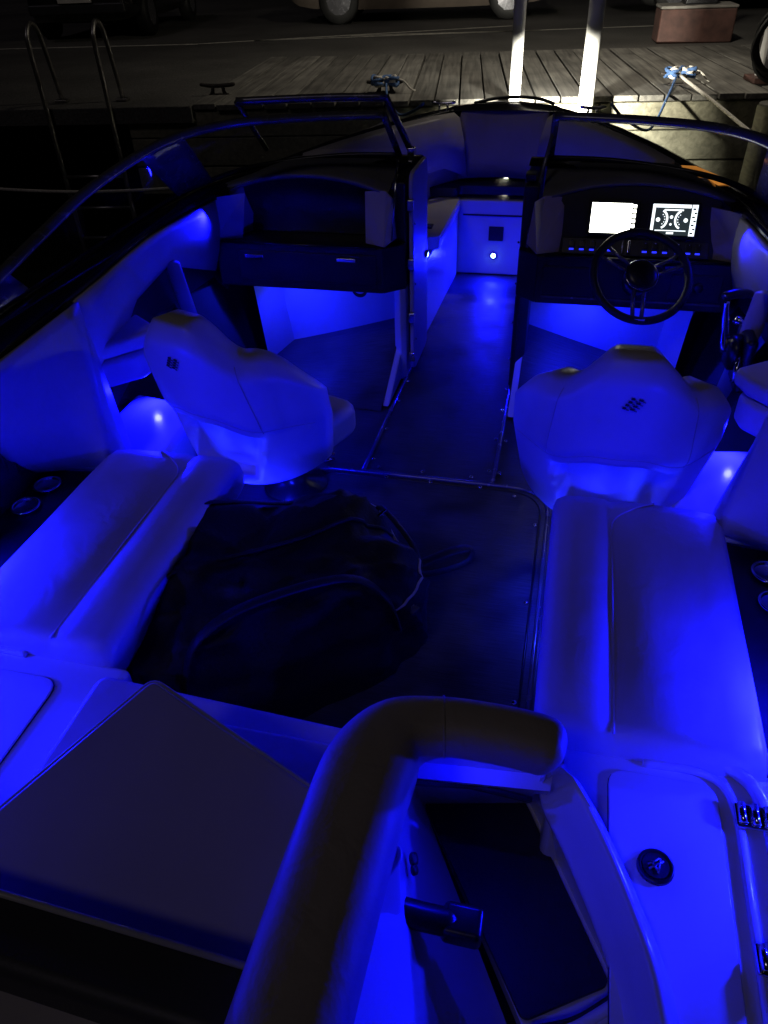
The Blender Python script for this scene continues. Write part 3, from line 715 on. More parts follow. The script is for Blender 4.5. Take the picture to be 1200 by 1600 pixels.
# ---------------------------------------------------------------- consoles
def console(s_):
    helm = s_ > 0
    X = lambda x: s_ * x
    # lower dash front
    f_ = MB(); f_.plan([(X(.37), 3.485), (X(1.24), 3.485), (X(1.24), 3.60), (X(.37), 3.60)], .50, .725); d_ = f_.build('dash_front', DASH, boat, bevel=.008)
    MB().prism([(X(.372), 3.484, .50), (X(.275), 3.57, .50), (X(.275), 3.80, .50), (X(.372), 3.80, .50)], (0, 0, .225)).build('dash_corner', DASH, boat, bevel=.006)
    # glove box door + shut lines
    if helm:
        MB().box((X(.52), 3.482, .615), (.24, .010, .13)).build('radio_panel', DASH, d_, bevel=.004)
        MB().box((X(1.08), 3.482, .61), (.22, .010, .12)).build('side_panel', DASH, d_, bevel=.004)
        MB().lathe([(.022, 0), (.022, .008), (.014, .01)], (X(1.09), 3.476, .615), 18, Matrix.Rotation(R(90), 3, 'X')).build('socket', TRIM, d_, smooth=True)
        MB().box((X(.80), 3.486, .535), (.80, .012, .008)).build('dash_lip', FRAME, d_)
        MB().box((X(.98), 3.478, .700), (.10, .012, .022)).build('label_strip', TRIM, d_, bevel=.002)
    else:
        MB().box((X(.76), 3.482, .615), (.72, .010, .15)).build('glovebox_door', DASH, d_, bevel=.006)
        for xx in (1.03, .55):
            MB().box((X(xx), 3.472, .665), (.10, .014, .020)).build('latch', CHROME, d_, bevel=.004)
    # shelf lip
    MB().tube([(X(.40), 3.482, .727), (X(.8), 3.478, .727), (X(1.2), 3.482, .727)], .007, 8).build('shelf_lip', TRIM, d_, smooth=True)
    MB().plan([(X(.37), 3.50), (X(1.24), 3.50), (X(1.24), 3.80), (X(.37), 3.80)], .70, .722).build('shelf', DASH, boat)
    # pod panel: sloped face rising to the brow
    xs_ = [.44 + (1.13 - .44) * i / 16 for i in range(17)]
    rows = []
    for x in xs_:
        t = (x - .44) / .69; arc = 1 - (2 * t - 1) ** 2
        zt = .955 + .055 * arc; yt = 3.615 + .03 * arc
        dep = 0 if helm else .16
        rows.append([Vector((X(x), 3.53 + dep, .725)), Vector((X(x), 3.56 + dep, .80)), Vector((X(x), yt - .01 + dep * .5, zt - .02)), Vector((X(x), yt, zt))])
    MB().grid(rows).build('dash_panel', DASH, boat, smooth=True)
    # brow pad
    rows = []
    for x in [.36 + (1.20 - .36) * i / 20 for i in range(21)]:
        t = (x - .36) / .84; arc = max(0, 1 - (2 * t - 1) ** 2)
        zt = .945 + .068 * arc; yt = 3.60 + .04 * arc
        rows.append([Vector((X(x), yt + .012, zt - .02)), Vector((X(x), yt - .006, zt - .008)), Vector((X(x), yt, zt + .004)), Vector((X(x), yt + .08 - .05 * max(0, (x - .95) / .25), zt + .022)), Vector((X(x), 3.90 - 1.0 * max(0, x - .93), 1.03 + .01 * arc - .075 * max(0, (x - .93) / .27)))])
    MB().grid(rows).build('brow', BROW, boat, smooth=True)
    # cheeks either side of the pod
    MB().add([(X(.36), 3.50, .727), (X(.46), 3.545, .727), (X(.475), 3.63, .945), (X(.37), 3.61, .955), (X(.33), 3.56, .94), (X(.31), 3.54, .76)], [(0, 1, 2, 3), (0, 3, 4, 5)]).build('cheek', VINYL2 if helm else VINYL, boat, solid=.012)
    MB().add([(X(1.24), 3.49, .727), (X(1.11), 3.545, .727), (X(1.09), 3.60, .93), (X(1.22), 3.50, .93)], [(0, 1, 2, 3)]).build('cheek', VINYL2 if helm else VINYL, boat, solid=.012)
    # walkway side of the console
    MB().plan([(X(.275), 3.57), (X(.30), 3.545), (X(.345), 3.60), (X(.345), 4.02), (X(.275), 4.02)], .0, .50).build('console_side', DASH if helm else GEL, boat, bevel=.008)
    MB().plan([(X(.275), 3.60), (X(.345), 3.60), (X(.345), 4.02), (X(.275), 4.02)], .502, 1.0).build('console_side_upper', DASH, boat, bevel=.01)
    # footwell
    MB().add([(X(.345), 3.83, 0), (X(1.25), 3.83, 0), (X(1.25), 3.80, .52), (X(.345), 3.80, .52)], [(0, 1, 2, 3)]).build('footwell_wall', GEL, boat, solid=.02)
    MB().add([(X(.345), 3.83, .52), (X(1.25), 3.83, .52), (X(1.25), 3.60, .52), (X(.345), 3.60, .52)], [(0, 1, 2, 3)]).build('footwell_top', DASH, boat, solid=.02)
    rows = []
    for k in range(13):
        t = k / 12; x = .335 + (1.22 - .335) * t; zt_ = .245 * (1 - t) ** 1.15 + .012
        rows.append([Vector((X(x), 3.20 + .05 * t, -.004)), Vector((X(x), 3.30 + .1 * t, .012 + zt_ * .08)), Vector((X(x), 3.62, zt_ * .72)), Vector((X(x), 3.76, zt_)), Vector((X(x), 3.815, zt_ + .004))])
    MB().grid(rows).build('footrest', FLOOR, boat, smooth=True)
    MB().prism([(X(.302), 3.24, .002), (X(.302), 3.80, .27), (X(.302), 3.80, .002)], (X(.034), 0, 0)).build('footrest_edge', GEL, boat, bevel=.006)
    if not helm:
        M = Matrix.Rotation(R(90), 3, 'X')
        MB().lathe([(.05, 0), (.055, .008), (.04, .014), (.02, .01)], (X(.58), 3.80, .40), 24, M).build('speaker', TRIM, boat, smooth=True)
    # foredeck from the brow to the bow opening
    rows = []
    for k in range(15):
        t = k / 14; row = []
        for y, zc in ((3.84, 1.028), (3.92, 1.036), (4.0, 1.034), (4.05, 1.02), (4.075, .98)):
            lim = ib(y) + .03; x = .275 + (lim - .275) * t; ze = min(zc, gz(y) + .012)
            row.append(Vector((X(x), y, zc - (zc - ze) * t ** 2.5)))
        rows.append(row)
    MB().grid(rows).build('foredeck', BLACKGEL, boat, smooth=True)
    rows = [[Vector((X(.30 + (ib(4.05) - .30) * i / 4), 4.07, .99)), Vector((X(.30 + (ib(4.05) - .30) * i / 4), 4.10, .5)), Vector((X(.30 + (ib(4.05) - .32) * i / 4), 4.10, 0))] for i in range(5)]
    MB().grid(rows).build('bow_bulkhead', VINYL, boat)
    # side deck between gunwale and dash
    MB().add([(X(1.17), 3.50, .945), (X(1.03), 3.86, .99), (X(1.13), 3.90, .974), (X(1.28), 3.45, .952)], [(0, 1, 2, 3)]).build('side_deck', BLACKGEL, boat)
console(-1); console(1)

# port walkway panel (folded wind door) with hinges
wd = MB(); wd.prism([(-.262, y, z) for y, z in rpoly([(3.60, .03), (3.98, .03), (3.98, 1.04), (3.60, 1.04)], .06)], (.022, 0, 0))
wdo = wd.build('wind_door', VINYL, boat, bevel=.008)
for z in (.12, .34, .62, .9):
    MB().box((-.25, 3.588, z), (.030, .018, .05)).build('hinge', CHROME, wdo, bevel=.003)
for z in (.2, .5, .8):
    MB().lathe([(.006, 0), (.005, .004)], (-.239, 3.64, z), 8, Matrix.Rotation(R(90), 3, 'Y')).build('screw', CHROME, wdo)

# ---------------------------------------------------------------- helm instruments
pn = Vector((0, -math.sin(R(70)), math.cos(R(70)))); pu = Vector((0, math.cos(R(70)), math.sin(R(70)))); px_ = Vector((1, 0, 0))
def on_panel(x, h, off=.0): return Vector((x, 3.552, .815)) + pu * h + pn * off
def panel_quad(x0, x1, h0, h1, off, nm, mt, par, th=.004, **k):
    a = MB(); a.prism([on_panel(x0, h0, off), on_panel(x1, h0, off), on_panel(x1, h1, off), on_panel(x0, h1, off)], pn * th); return a.build(nm, mt, par, **k)
for i, (x0, x1) in enumerate(((.585, .780), (.845, 1.035))):
    sc = panel_quad(x0 - .012, x1 + .012, -.008, .138, .004, 'display', TRIM, boat, .012, bevel=.004)
    if i == 0:
        panel_quad(x0, x1 - .022, .004, .128, .0165, 'bright_screen', SCRW, sc, .001)
        for k in range(6): panel_quad(x1 - .018, x1 - .004, .008 + k * .0205, .021 + k * .0205, .0165, 'menu_key', SCRW, sc, .001)
    else:
        panel_quad(x0, x1, .003, .130, .0165, 'dark_screen', SCRD, sc, .001)
        panel_quad(x0, x0 + .012, .022, .130, .018, 'side_bar', SCRG, sc, .001)
        panel_quad(x0 + .012, x1 - .03, .116, .130, .018, 'top_bar', SCRG, sc, .001)
        panel_quad(x0 + .05, x1 - .06, .104, .110, .018, 'readout', SCRG, sc, .001)
        panel_quad(x1 - .026, x1 - .002, .002, .130, .0175, 'key_column', SCRG, sc, .001)
        for k in range(7): panel_quad(x1 - .022 + (k % 2) * .008, x1 - .010 + (k % 2) * .006, .010 + k * .0165, .017 + k * .0165, .019, 'key_icon', SCRD, sc, .001)
        panel_quad(x0 + .02, x1 - .04, .020, .024, .018, 'bottom_bar', SCRG, sc, .001)
        panel_quad(x0 + .07, x0 + .10, .008, .016, .018, 'page_mark', SCRG, sc, .001)
        for cx_, dr in ((x0 + .038, 1), (x1 - .062, -1)):
            pts = [on_panel(cx_ + dr * .028 * math.cos(t), .068 + .036 * math.sin(t), .019) for t in [R(-75 + 150 * k / 14) if dr > 0 else R(-75 + 150 * k / 14) for k in range(15)]]
            MB().tube(pts, .0042, 6).build('gauge_arc', SCRG, sc, smooth=True)
            for k in range(5):
                t = R(-60 + 30 * k); c = on_panel(cx_ + dr * .018 * math.cos(t), .068 + .022 * math.sin(t), .019)
                MB().box(c, (.004, .003, .003)).build('gauge_tick', SCRG, sc)
            MB().lathe([(.009, 0), (.008, .001)], on_panel(cx_ - dr * .004 - (.006 if dr > 0 else -.012), .066, .019), 12, Matrix((px_, pu, pn)).transposed()).build('gauge_number', SCRG, sc)
        MB().lathe([(.007, 0), (.006, .001)], on_panel((x0 + x1) / 2 - .012, .078, .019), 12, Matrix((px_, pu, pn)).transposed()).build('gear_mark', SCRG, sc)
        MB().lathe([(.005, 0), (.004, .001)], on_panel((x0 + x1) / 2 - .012, .048, .019), 12, Matrix((px_, pu, pn)).transposed()).build('trim_mark', SCRG, sc)
# switch panel
sp = MB(); sp.prism([(.47, 3.500, .735), (1.11, 3.500, .735), (1.11, 3.545, .798), (.47, 3.545, .798)], (0, .03, -.01)); sp = sp.build('switch_panel', DASH, boat, bevel=.006)
su = Vector((0, .045, .063)).normalized(); sn = Vector((0, -.063, .045)).normalized()
def on_sw(x, h, off=0): return Vector((x, 3.500, .735)) + su * h + sn * off
for i, x in enumerate((.515, .56, .605, .685, .835, .878, .922, .975, 1.02, 1.06)):
    b_ = MB(); b_.prism([on_sw(x - .013, .030, .002), on_sw(x + .013, .030, .002), on_sw(x + .013, .062, .002), on_sw(x - .013, .062, .002)], sn * .010); b_ = b_.build('rocker_switch', TRIM, sp, bevel=.003)
    q = MB(); q.prism([on_sw(x - .010, .018, .004), on_sw(x + .010, .018, .004), on_sw(x + .010, .025, .004), on_sw(x - .010, .025, .004)], sn * .002); q.build('switch_light', SWB, sp)
    q = MB(); q.lathe([(.004, 0), (.003, .004)], on_sw(x, .056, .012), 8); q.build('icon', CHROME, sp)
MB().box(on_sw(.765, .038, .006), (.012, .03, .055), 0, R(-35)).build('key_bezel', CHROME, sp, bevel=.003)
MB().box(on_sw(.738, .038, .004), (.006, .02, .055), 0, R(-35)).build('divider', FRAME, sp, bevel=.002)

# steering wheel
wc = Vector((.81, 3.20, .755)); wu = Vector((.0, .745, .667)).normalized(); wx = Vector((.985, .13, -.1)); wx = (wx - wu * wx.dot(wu)).normalized(); wn = wx.cross(wu).normalized()
if wn.y > 0: wn = -wn
st = empty('steering_wheel'); st.parent = boat
def wp(a, b, c=0.): return wc + wx * a + wu * b + wn * c
MB().tube([wp(.198 * math.cos(t), .198 * math.sin(t)) for t in [k * 2 * math.pi / 48 for k in range(48)]], .0165, 12, closed=True).build('rim', RUB, st, smooth=True)
for a in (150, 30):
    for off in (-.016, .016):
        d = Vector((math.cos(R(a)), math.sin(R(a)))); n_ = Vector((-d.y, d.x)) * off
        MB().tube([wp(d.x * .05 + n_.x, d.y * .05 + n_.y, .0), wp(d.x * .12 + n_.x * 1.3, d.y * .12 + n_.y * 1.3, -.006), wp(d.x * .19 + n_.x * 1.6, d.y * .19 + n_.y * 1.6, 0)], .0075, 8).build('spoke', FRAME, st, smooth=True)
for off in (-.018, .018):
    MB().tube([wp(off * 1.1, -.05), wp(off * 1.2, -.12, -.006), wp(off, -.19)], .0085, 8).build('spoke', FRAME, st, smooth=True)
Mw = Matrix((wx, wu, wn)).transposed()
MB().lathe([(.066, -.03), (.070, .0), (.064, .014), (.045, .022), (.01, .025)], wc, 26, Mw).build('hub', TRIM, st, smooth=True)
MB().tube([wp(.067 * math.cos(t), .067 * math.sin(t), .012) for t in [k * 2 * math.pi / 30 for k in range(30)]], .0025, 6, closed=True).build('hub_ring', CHROME, st, smooth=True)
MB().box(wp(0, -.198, .012), (.06, .012, .012)).build('rim_badge', CHROME, st, bevel=.003)
MB().tube([wc - wn * .02, Vector((.82, 3.42, .64)), Vector((.82, 3.52, .62))], [.045, .05, .07], 14).build('column', TRIM, st, smooth=True)

# throttle
th = empty('throttle'); th.parent = boat
MB().box((1.262, 3.10, .47), (.05, .22, .24)).build('housing', TRIM, th, bevel=.02)
MB().lathe([(.075, 0), (.075, .03), (.05, .05)], (1.235, 3.08, .50), 20, Matrix.Rotation(R(-90), 3, 'Y')).build('boss', TRIM, th, smooth=True)
MB().tube(crom([(1.185, 3.08, .50), (1.168, 3.12, .60), (1.155, 3.14, .70)], 4), [.022] * 3 + [.017] * 3 + [.014] * 3, 10, flat=.6).build('lever', CHROME, th, smooth=True)
MB().tube(crom([(1.135, 3.13, .715), (1.19, 3.15, .722), (1.25, 3.17, .715)], 4), [.018, .022, .024, .025, .026, .026, .025, .022, .015], 12, flat=.75).build('handle', TRIM, th, smooth=True)
MB().lathe([(.006, 0), (.005, .004)], (1.136, 3.115, .722), 10).build('button', CHROME, th)
MB().tube([(1.215, 2.95, .43), (1.235, 3.02, .52)], .012, 10).build('trim_lever', CHROME, th, smooth=True)
MB().lathe([(.02, 0), (.025, .01), (.012, .03)], (1.22, 3.14, .60), 16).build('kill_switch', CHROME, th, smooth=True)

# ---------------------------------------------------------------- windscreen
ws = empty('windscreen'); ws.parent = boat
def screen(s_):
    top = crom([(s_ * 1.42, 1.72, .925), (s_ * 1.445, 2.10, .985), (s_ * 1.43, 2.45, 1.065), (s_ * 1.38, 2.78, 1.155), (s_ * 1.24, 3.14, 1.243), (s_ * 1.06, 3.42, 1.268), (s_ * .74, 3.58, 1.272), (s_ * .385, 3.66, 1.272)], 6)
    bot = crom([(s_ * 1.38, 1.74, .912), (s_ * 1.39, 2.10, .922), (s_ * 1.385, 2.60, .935), (s_ * 1.37, 3.10, .955), (s_ * 1.31, 3.50, .975), (s_ * 1.10, 3.78, 1.01), (s_ * .70, 3.885, 1.045), (s_ * .37, 3.90, 1.052)], 6)
    MB().tube(top, .028, 14, flat=.62).build('top_rail', FRAME, ws, smooth=True)
    MB().tube(bot, .013, 8).build('base_rail', TRIM, ws, smooth=True)
    i0 = 26
    # panes: side and front
    for a, b in ((2, 24), (25, len(top))):
        rows = []
        for t_, b_ in zip(top[a:b], bot[a:b]): rows.append([b_.lerp(t_, k / 3) for k in range(4)])
        MB().grid(rows).build('pane', GLASS, ws, smooth=True)
    # corner post band
    pr = [[bot[k].lerp(top[k], t) for t in (0, .33, .66, 1)] for k in (22, 23, 24, 25, 26)]
    MB().grid(pr).build('corner_post', FRAME, ws, smooth=True, solid=.012)
    MB().tube([top[-1], bot[-1]], .016, 10).build('end_post', FRAME, ws, smooth=True)
    k = 8
    MB().grid([[bot[q].lerp(top[q], t) for t in (0, .5, 1)] for q in (5, 6, 7, 8)]).build('support_tab', FRAME, ws, smooth=True, solid=.008)
    return top, bot
screen(-1); screen(1)
# centre section folded open over the port side
cs = empty('centre_screen'); cs.parent = boat
A = Vector((-.42, 3.86, 1.312)); B = Vector((-1.13, 3.74, 1.310)); C_ = Vector((-1.08, 3.93, 1.06)); Dq = Vector((-.335, 3.99, 1.065))
MB().tube([Dq, A, A + (B - A) * .02], .017, 8).build('side_rail', FRAME, cs, smooth=True)
MB().tube(crom([A, A.lerp(B, .4) + Vector((0, .01, .004)), B], 6), .018, 10).build('top_rail', FRAME, cs, smooth=True)
MB().tube([B, C_], .013, 8).build('side_rail', FRAME, cs, smooth=True)
MB().add([A, B, C_, Dq], [(0, 1, 2, 3)]).build('pane', GLASS, cs)
MB().box(Dq + Vector((.01, 0, -.02)), (.035, .05, .05)).build('hinge', CHROME, cs, bevel=.004)
# thin gas struts
MB().tube([(-.315, 3.62, 1.10), (-.325, 3.50, .76)], .0055, 8).build('gas_strut', CHROME, ws, smooth=True)
MB().tube([(.375, 3.74, 1.19), (.345, 3.68, 1.03), (.315, 3.60, .80), (.290, 3.58, .02)], .009, 8).build('corner_tube', FRAME, ws, smooth=True)
for z in (.15, .35, .55, .75):
    MB().lathe([(.006, 0), (.004, .004)], (.270, 3.585, z), 8, Matrix.Rotation(R(90), 3, 'X')).build('rivet', CHROME, ws)
MB().box((.30, 3.68, 1.02), (.05, .07, .035)).build('latch', TRIM, ws, bevel=.006)
MB().box((.285, 3.60, .93), (.012, .012, .05)).build('amber_tag', REDP, ws, bevel=.003)

# ---------------------------------------------------------------- bow
for s_ in (-1, 1):
    MB().plan([(s_ * .275, 4.10), (s_ * .86, 4.10), (s_ * .58, 4.75), (s_ * .40, 5.18), (s_ * .25, 5.18)], 0, .449).build('bow_bench_base', GEL, boat, bevel=.01)
    q = empty('bow_cushion'); tag(q, ('pale bow bench cushion beyond the folded door, left of the walkway' if s_ < 0 else 'bow bench cushion beyond the helm, mostly hidden by the dash'), 'cushion', 'bow bench cushions')
    MB().plan(rpoly([(s_ * .235, 4.32), (s_ * .80, 4.28), (s_ * .58, 4.72), (s_ * .40, 5.17), (s_ * .235, 5.17)], .05), .45, .525).build('pad', VINYL, q, bevel=.022, seg=4)
    MB().tube([(s_ * .234, 4.37, .505), (s_ * .234, 5.12, .505)], .004, 6).build('piping', PIPE, q, smooth=True)
    MB().box((s_ * .33, 4.50, .530), (.05, .07, .012)).build('snap_tab', TRIM, q, bevel=.004)
fw_ = MB(); fw_.plan([(-.262, 5.20), (.262, 5.20), (.30, 5.5), (-.30, 5.5)], 0, .50); fwb = fw_.build('bow_seat_base', GEL, boat, bevel=.012)
MB().box((0, 5.197, .405), (.44, .008, .010)).build('shut_line', DASH, fwb)
MB().box((.01, 5.195, .285), (.10, .012, .095)).build('vent', DASH, fwb, bevel=.004)
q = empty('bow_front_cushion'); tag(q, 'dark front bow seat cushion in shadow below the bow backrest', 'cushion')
MB().plan(rpoly([(-.46, 5.14), (-.262, 5.14), (-.25, 5.22), (.25, 5.22), (.262, 5.14), (.46, 5.14), (.30, 5.42), (-.30, 5.42)], .03), .53, .585).build('pad', DASH, q, bevel=.02, seg=4)  # pad given the black dash material for the shadow it lies in
q = empty('bow_seat_back_panel'); tag(q, 'wide grey bow backrest panel below the bow rail', 'seat back')
rows = []
for i in range(13):
    x = -.29 + .58 * i / 12; c = .06 * (x / .29) ** 2
    rows.append([Vector((x, 5.40 - c, .60)), Vector((x, 5.415 - c, .72)), Vector((x, 5.44 - c, .86)), Vector((x, 5.47 - c, .97)), Vector((x, 5.50 - c, .985))])
MB().grid(rows).build('panel', VINYL2, q, smooth=True, solid=.03)
MB().box((0.02, 5.425, .845), (.22, .006, .008)).build('pull_tab', DASH, q)
for s_ in (-1, 1):
    rows = []
    pts = [(.94, 4.13), (.82, 4.45), (.70, 4.72), (.56, 4.98), (.42, 5.20), (.30, 5.33)]
    for x, y in pts:
        rows.append([Vector((s_ * (x - .06), y - .02, .70 if y < 5.3 else .62)), Vector((s_ * (x - .035), y - .02, .84)), Vector((s_ * (x - .005), y, .955)), Vector((s_ * (x + .03), y + .02, .972))])
    q = MB().grid(rows).build('bow_side_pad', VINYL, smooth=True, solid=.03); tag(q, ('purple-lit padded bow side panel left of the bow backrest' if s_ < 0 else 'dark padded bow side panel seen through the right windscreen pane'), 'panel', 'bow side panels')
for s_ in (-1, 1):
    MB().tube(crom([(s_ * .31, 4.085, 1.0), (s_ * .6, 4.088, .995), (s_ * .84, 4.09, .985), (s_ * .93, 4.14, .978), (s_ * .91, 4.28, .978), (s_ * .82, 4.47, .978), (s_ * .68, 4.78, .98), (s_ * .52, 5.06, .982)], 6), .009, 8).build('coaming_trim', PIPE, boat, smooth=True)
# bow deck fittings
bd = MB()
rows = []
for i in range(15):
    a = -1 + 2 * i / 14; x = .36 * a
    rows.append([Vector((x, 5.42 - .05 * a * a, 1.0)), Vector((x, 5.47 - .06 * a * a, 1.018)), Vector((x * .9, 5.60 - .12 * a * a, 1.02)), Vector((x * .7, 5.735 - .2 * a * a, 1.008))])
MB().grid(rows).build('bow_deck', BLACKGEL, boat, smooth=True)
for i, (x, y) in enumerate(((-.40, 5.40), (.55, 5.26))):
    b_ = empty('deck_cleat', (x, y, 1.01)); b_.parent = boat
    MB().tube(crom([(-.08, 0, .04), (0, 0, .032), (.08, 0, .04)], 4), [.006] + [.010] * 7 + [.006], 8).build('horn', CHROME, b_, smooth=True)
    for s_ in (-1, 1): MB().tube([(s_ * .025, 0, .03), (s_ * .03, 0, -.02)], .008, 8).build('leg', CHROME, b_, smooth=True)
MB().tube(crom([(-.22, 5.58, 1.015), (-.1, 5.66, 1.03), (.05, 5.70, 1.035), (.2, 5.66, 1.03), (.3, 5.58, 1.015)], 5), .011, 8).build('bow_handle', TRIM, boat, smooth=True)

# docking light below the bow rail
for x in (.12, .34):
    yy = 5.75 if x < .2 else 5.58
    f_ = MB().lathe([(.04, -.02), (.045, 0), (.036, .012)], (x, yy, .90), 18, Matrix.Rotation(R(-90), 3, 'X')).build('docking_light', CHROME, boat, smooth=True)
    MB().lathe([(.034, 0), (.02, .006)], (x, yy + .013, .90), 16, Matrix.Rotation(R(-90), 3, 'X')).build('lens', SCRW, f_, smooth=True)
lamp('docking_lamp', (.24, 5.86, .93), (.26, 6.9, .66), 95, .06, (1., .95, .80), boat, 92)

# glowing patch imitating an orange lamp reflected in the starboard gunwale
f_ = MB(); f_.prism([(.985, 4.10, .972), (1.06, 4.09, .972), (1.205, 3.82, .966), (1.13, 3.80, .966)], (0, 0, .016)); f_.build('painted_orange_reflection', AMBER, boat, bevel=.006)
lamp('added_reflection_lamp', (1.09, 3.98, 1.005), (1.12, 4.0, 1.6), .12, .03, (1., .36, .05), boat, 170)  # added lamp, spreads the orange of the reflection patch; no fitting here

# ---------------------------------------------------------------- stern
# starboard and port aft decks
for s_ in (-1, 1):
    inn = .60 if s_ > 0 else .50
    dk_ = MB(); dk_.plan([(s_ * inn, 1.10), (s_ * 1.24, 1.10), (s_ * 1.24, .12), (s_ * .84 if s_ > 0 else s_ * inn, .12), (s_ * .80 if s_ > 0 else s_ * inn, .50)], .30, .395)
    dk_ = dk_.build('aft_deck', GEL, boat, bevel=.02, seg=4)
    lid = rpoly([(s_ * .725, 1.05), (s_ * .955, 1.05), (s_ * .955, .42), (s_ * .725, .42)], .04) if s_ > 0 else rpoly([(-.66, 1.02), (-.98, 1.02), (-1.0, .45), (-.66, .45)], .05)
    l_ = MB().plan(lid, .396, .404).build('locker_lid', GEL, dk_, bevel=.003, seg=2)
    MB().tube([(x, y, .396) for x, y in lid], .002, 6, closed=True).build('lid_seal', DASH, l_, smooth=True)
    # raised rim outboard with moulded step lines
    MB().tube(crom([(s_ * .80, 1.08, .40), (s_ * .93, 1.075, .405), (s_ * .985, 1.01, .405), (s_ * .99, .8, .405), (s_ * .99, .3, .405)], 6), .010, 8).build('rim_moulding', GEL, dk_, smooth=True)
    MB().tube(crom([(s_ * .90, 1.12, .41), (s_ * 1.00, 1.09, .41), (s_ * 1.045, 1.0, .415), (s_ * 1.05, .8, .415), (s_ * 1.05, .3, .415)], 6), .016, 8).build('rim_moulding', GEL, dk_, smooth=True)
    MB().prism([(s_ * 1.15, 1.10, .40), (s_ * 1.24, 1.12, .40), (s_ * 1.24, .1, .40), (s_ * 1.17, .1, .40)], (0, 0, .12)).build('deck_side', GEL, boat, bevel=.02)
    for yy in (.975, .69):
        h = MB(); h.box((s_ * 1.015, yy, .425), (.075, .055, .012)); hg = h.build('hinge', CHROME, dk_, bevel=.005)
        for k in range(3): MB().tube([(s_ * (.99 + .026 * k), yy - .022, .435), (s_ * (.99 + .026 * k), yy + .022, .435)], .009, 8).build('knuckle', CHROME, hg, smooth=True)
        for (ax, ay) in ((-.026, -.016), (-.026, .016), (.028, -.016), (.028, .016)):
            MB().lathe([(.006, 0), (.005, .004)], (s_ * (1.015 + ax), yy + ay, .431), 8).build('screw', TRIM, hg)
# round cap with emblem
c = MB().lathe([(.037, 0), (.036, .008), (.031, .011), (.028, .006)], (.815, .835, .404), 30).build('round_cap', TRIM, boat, smooth=True)
MB().lathe([(.027, 0), (.026, .002)], (.815, .835, .411), 24).build('cap_face', DASH, c)
for a, l2, off in ((35, .018, 0), (35, .014, .008), (125, .012, .004), (80, .016, -.006)):
    d = Vector((math.cos(R(a)), math.sin(R(a)), 0)); n_ = Vector((-d.y, d.x, 0)) * off; p = Vector((.815, .835, .4145)) + n_
    MB().tube([p - d * l2, p + d * l2], .0025, 6).build('cap_mark', FRAME, c, smooth=True)

# aft bench
MB().plan([(-.52, 1.00), (.16, 1.0), (.16, .40), (-.52, .40)], 0, .37).build('aft_bench_base', GEL, boat, bevel=.02)
ab = empty('aft_bench_cushion'); tag(ab, 'grey aft bench cushion behind the black bag', 'cushion')
MB().plan(rpoly([(-.53, 1.025), (.17, .995), (.17, .42), (-.53, .42)], .04), .375, .46).build('pad', VINYL, ab, bevel=.022, seg=4)
MB().plan(rpoly([(-.19, .93), (.16, .93), (.16, .45), (-.19, .45)], .03), .459, .485).build('raised_panel', VINYL, ab, bevel=.012, seg=3)
# loose square cushion lying rotated on the bench
def loose():
    c = Vector((-.075, .565, .60)); q = empty('loose_cushion', (c.x, c.y, .50)); tag(q, 'large square grey cushion lying askew on the aft bench', 'cushion')
    e1 = Vector((.92, -.39, 0)).normalized(); e2 = Vector((-.38, -.925, 0)).normalized()
    A_ = Vector((-.215, .835, .74)) - Vector((c.x, c.y, .50))
    pts = [A_, A_ + e1 * .62, A_ + e1 * .62 + e2 * .60, A_ + e2 * .60]
    tilt = [0, -.0, .0, .0]
    P2 = [(p.x, p.y) for p in pts]
    MB().plan(rpoly(P2, .025), .03, .24).build('body', VINYLF, q, bevel=.012, seg=3)
    MB().tube([(x, y, .232) for x, y in rpoly(P2, .025)], .005, 6, closed=True).build('piping', PIPE, q, smooth=True)
loose()
# sun-pad backrest in the near left corner: its piped top edge crosses the picture
sb = empty('sunpad_backrest'); tag(sb, 'dark sun-pad backrest with piped top edge in the near left corner', 'backrest')
b_ = MB(); b_.prism([(.20, .365, .80), (-1.0, .405, .80), (-1.0, .33, .20), (.20, .29, .20)], (0, -.10, 0)); b_.build('body', PADK, sb, bevel=.02)
for dz, dy, r_ in ((.802, .0, .0055), (.793, -.012, .0045)):
    MB().tube([(.20, .355 + dy, dz), (-.4, .375 + dy, dz), (-1.0, .395 + dy, dz)], r_, 8).build('piping', PIPE, sb, smooth=True)

# transom passage
tp = MB(); tp.plan([(.30, 1.05), (.565, 1.11), (.79, .69), (.83, .40), (.62, .40), (.60, .575)], .10, .14); tp.build('passage_floor', GEL, boat)
mt_ = MB(); mt_.plan(rpoly([(.302, 1.028), (.553, 1.09), (.765, .70), (.592, .592)], .02), .141, .152); tag_m = mt_.build('passage_mat', DASH, boat, bevel=.003, seg=1)
# port wall of the passage (slopes from under the bolster to the mat)
rows = []
for i in range(13):
    t = i / 12
    a = Vector((.295, .80, .80)).lerp(Vector((.30, .10, .80)), t); b_ = Vector((.298, 1.035, .14)).lerp(Vector((.64, .45, .14)), t)
    rows.append([a, a.lerp(b_, .35) + Vector((-.012, 0, 0)), a.lerp(b_, .7) + Vector((-.012, 0, -.0)), b_])
MB().grid(rows).build('passage_wall', GEL, boat, smooth=True)
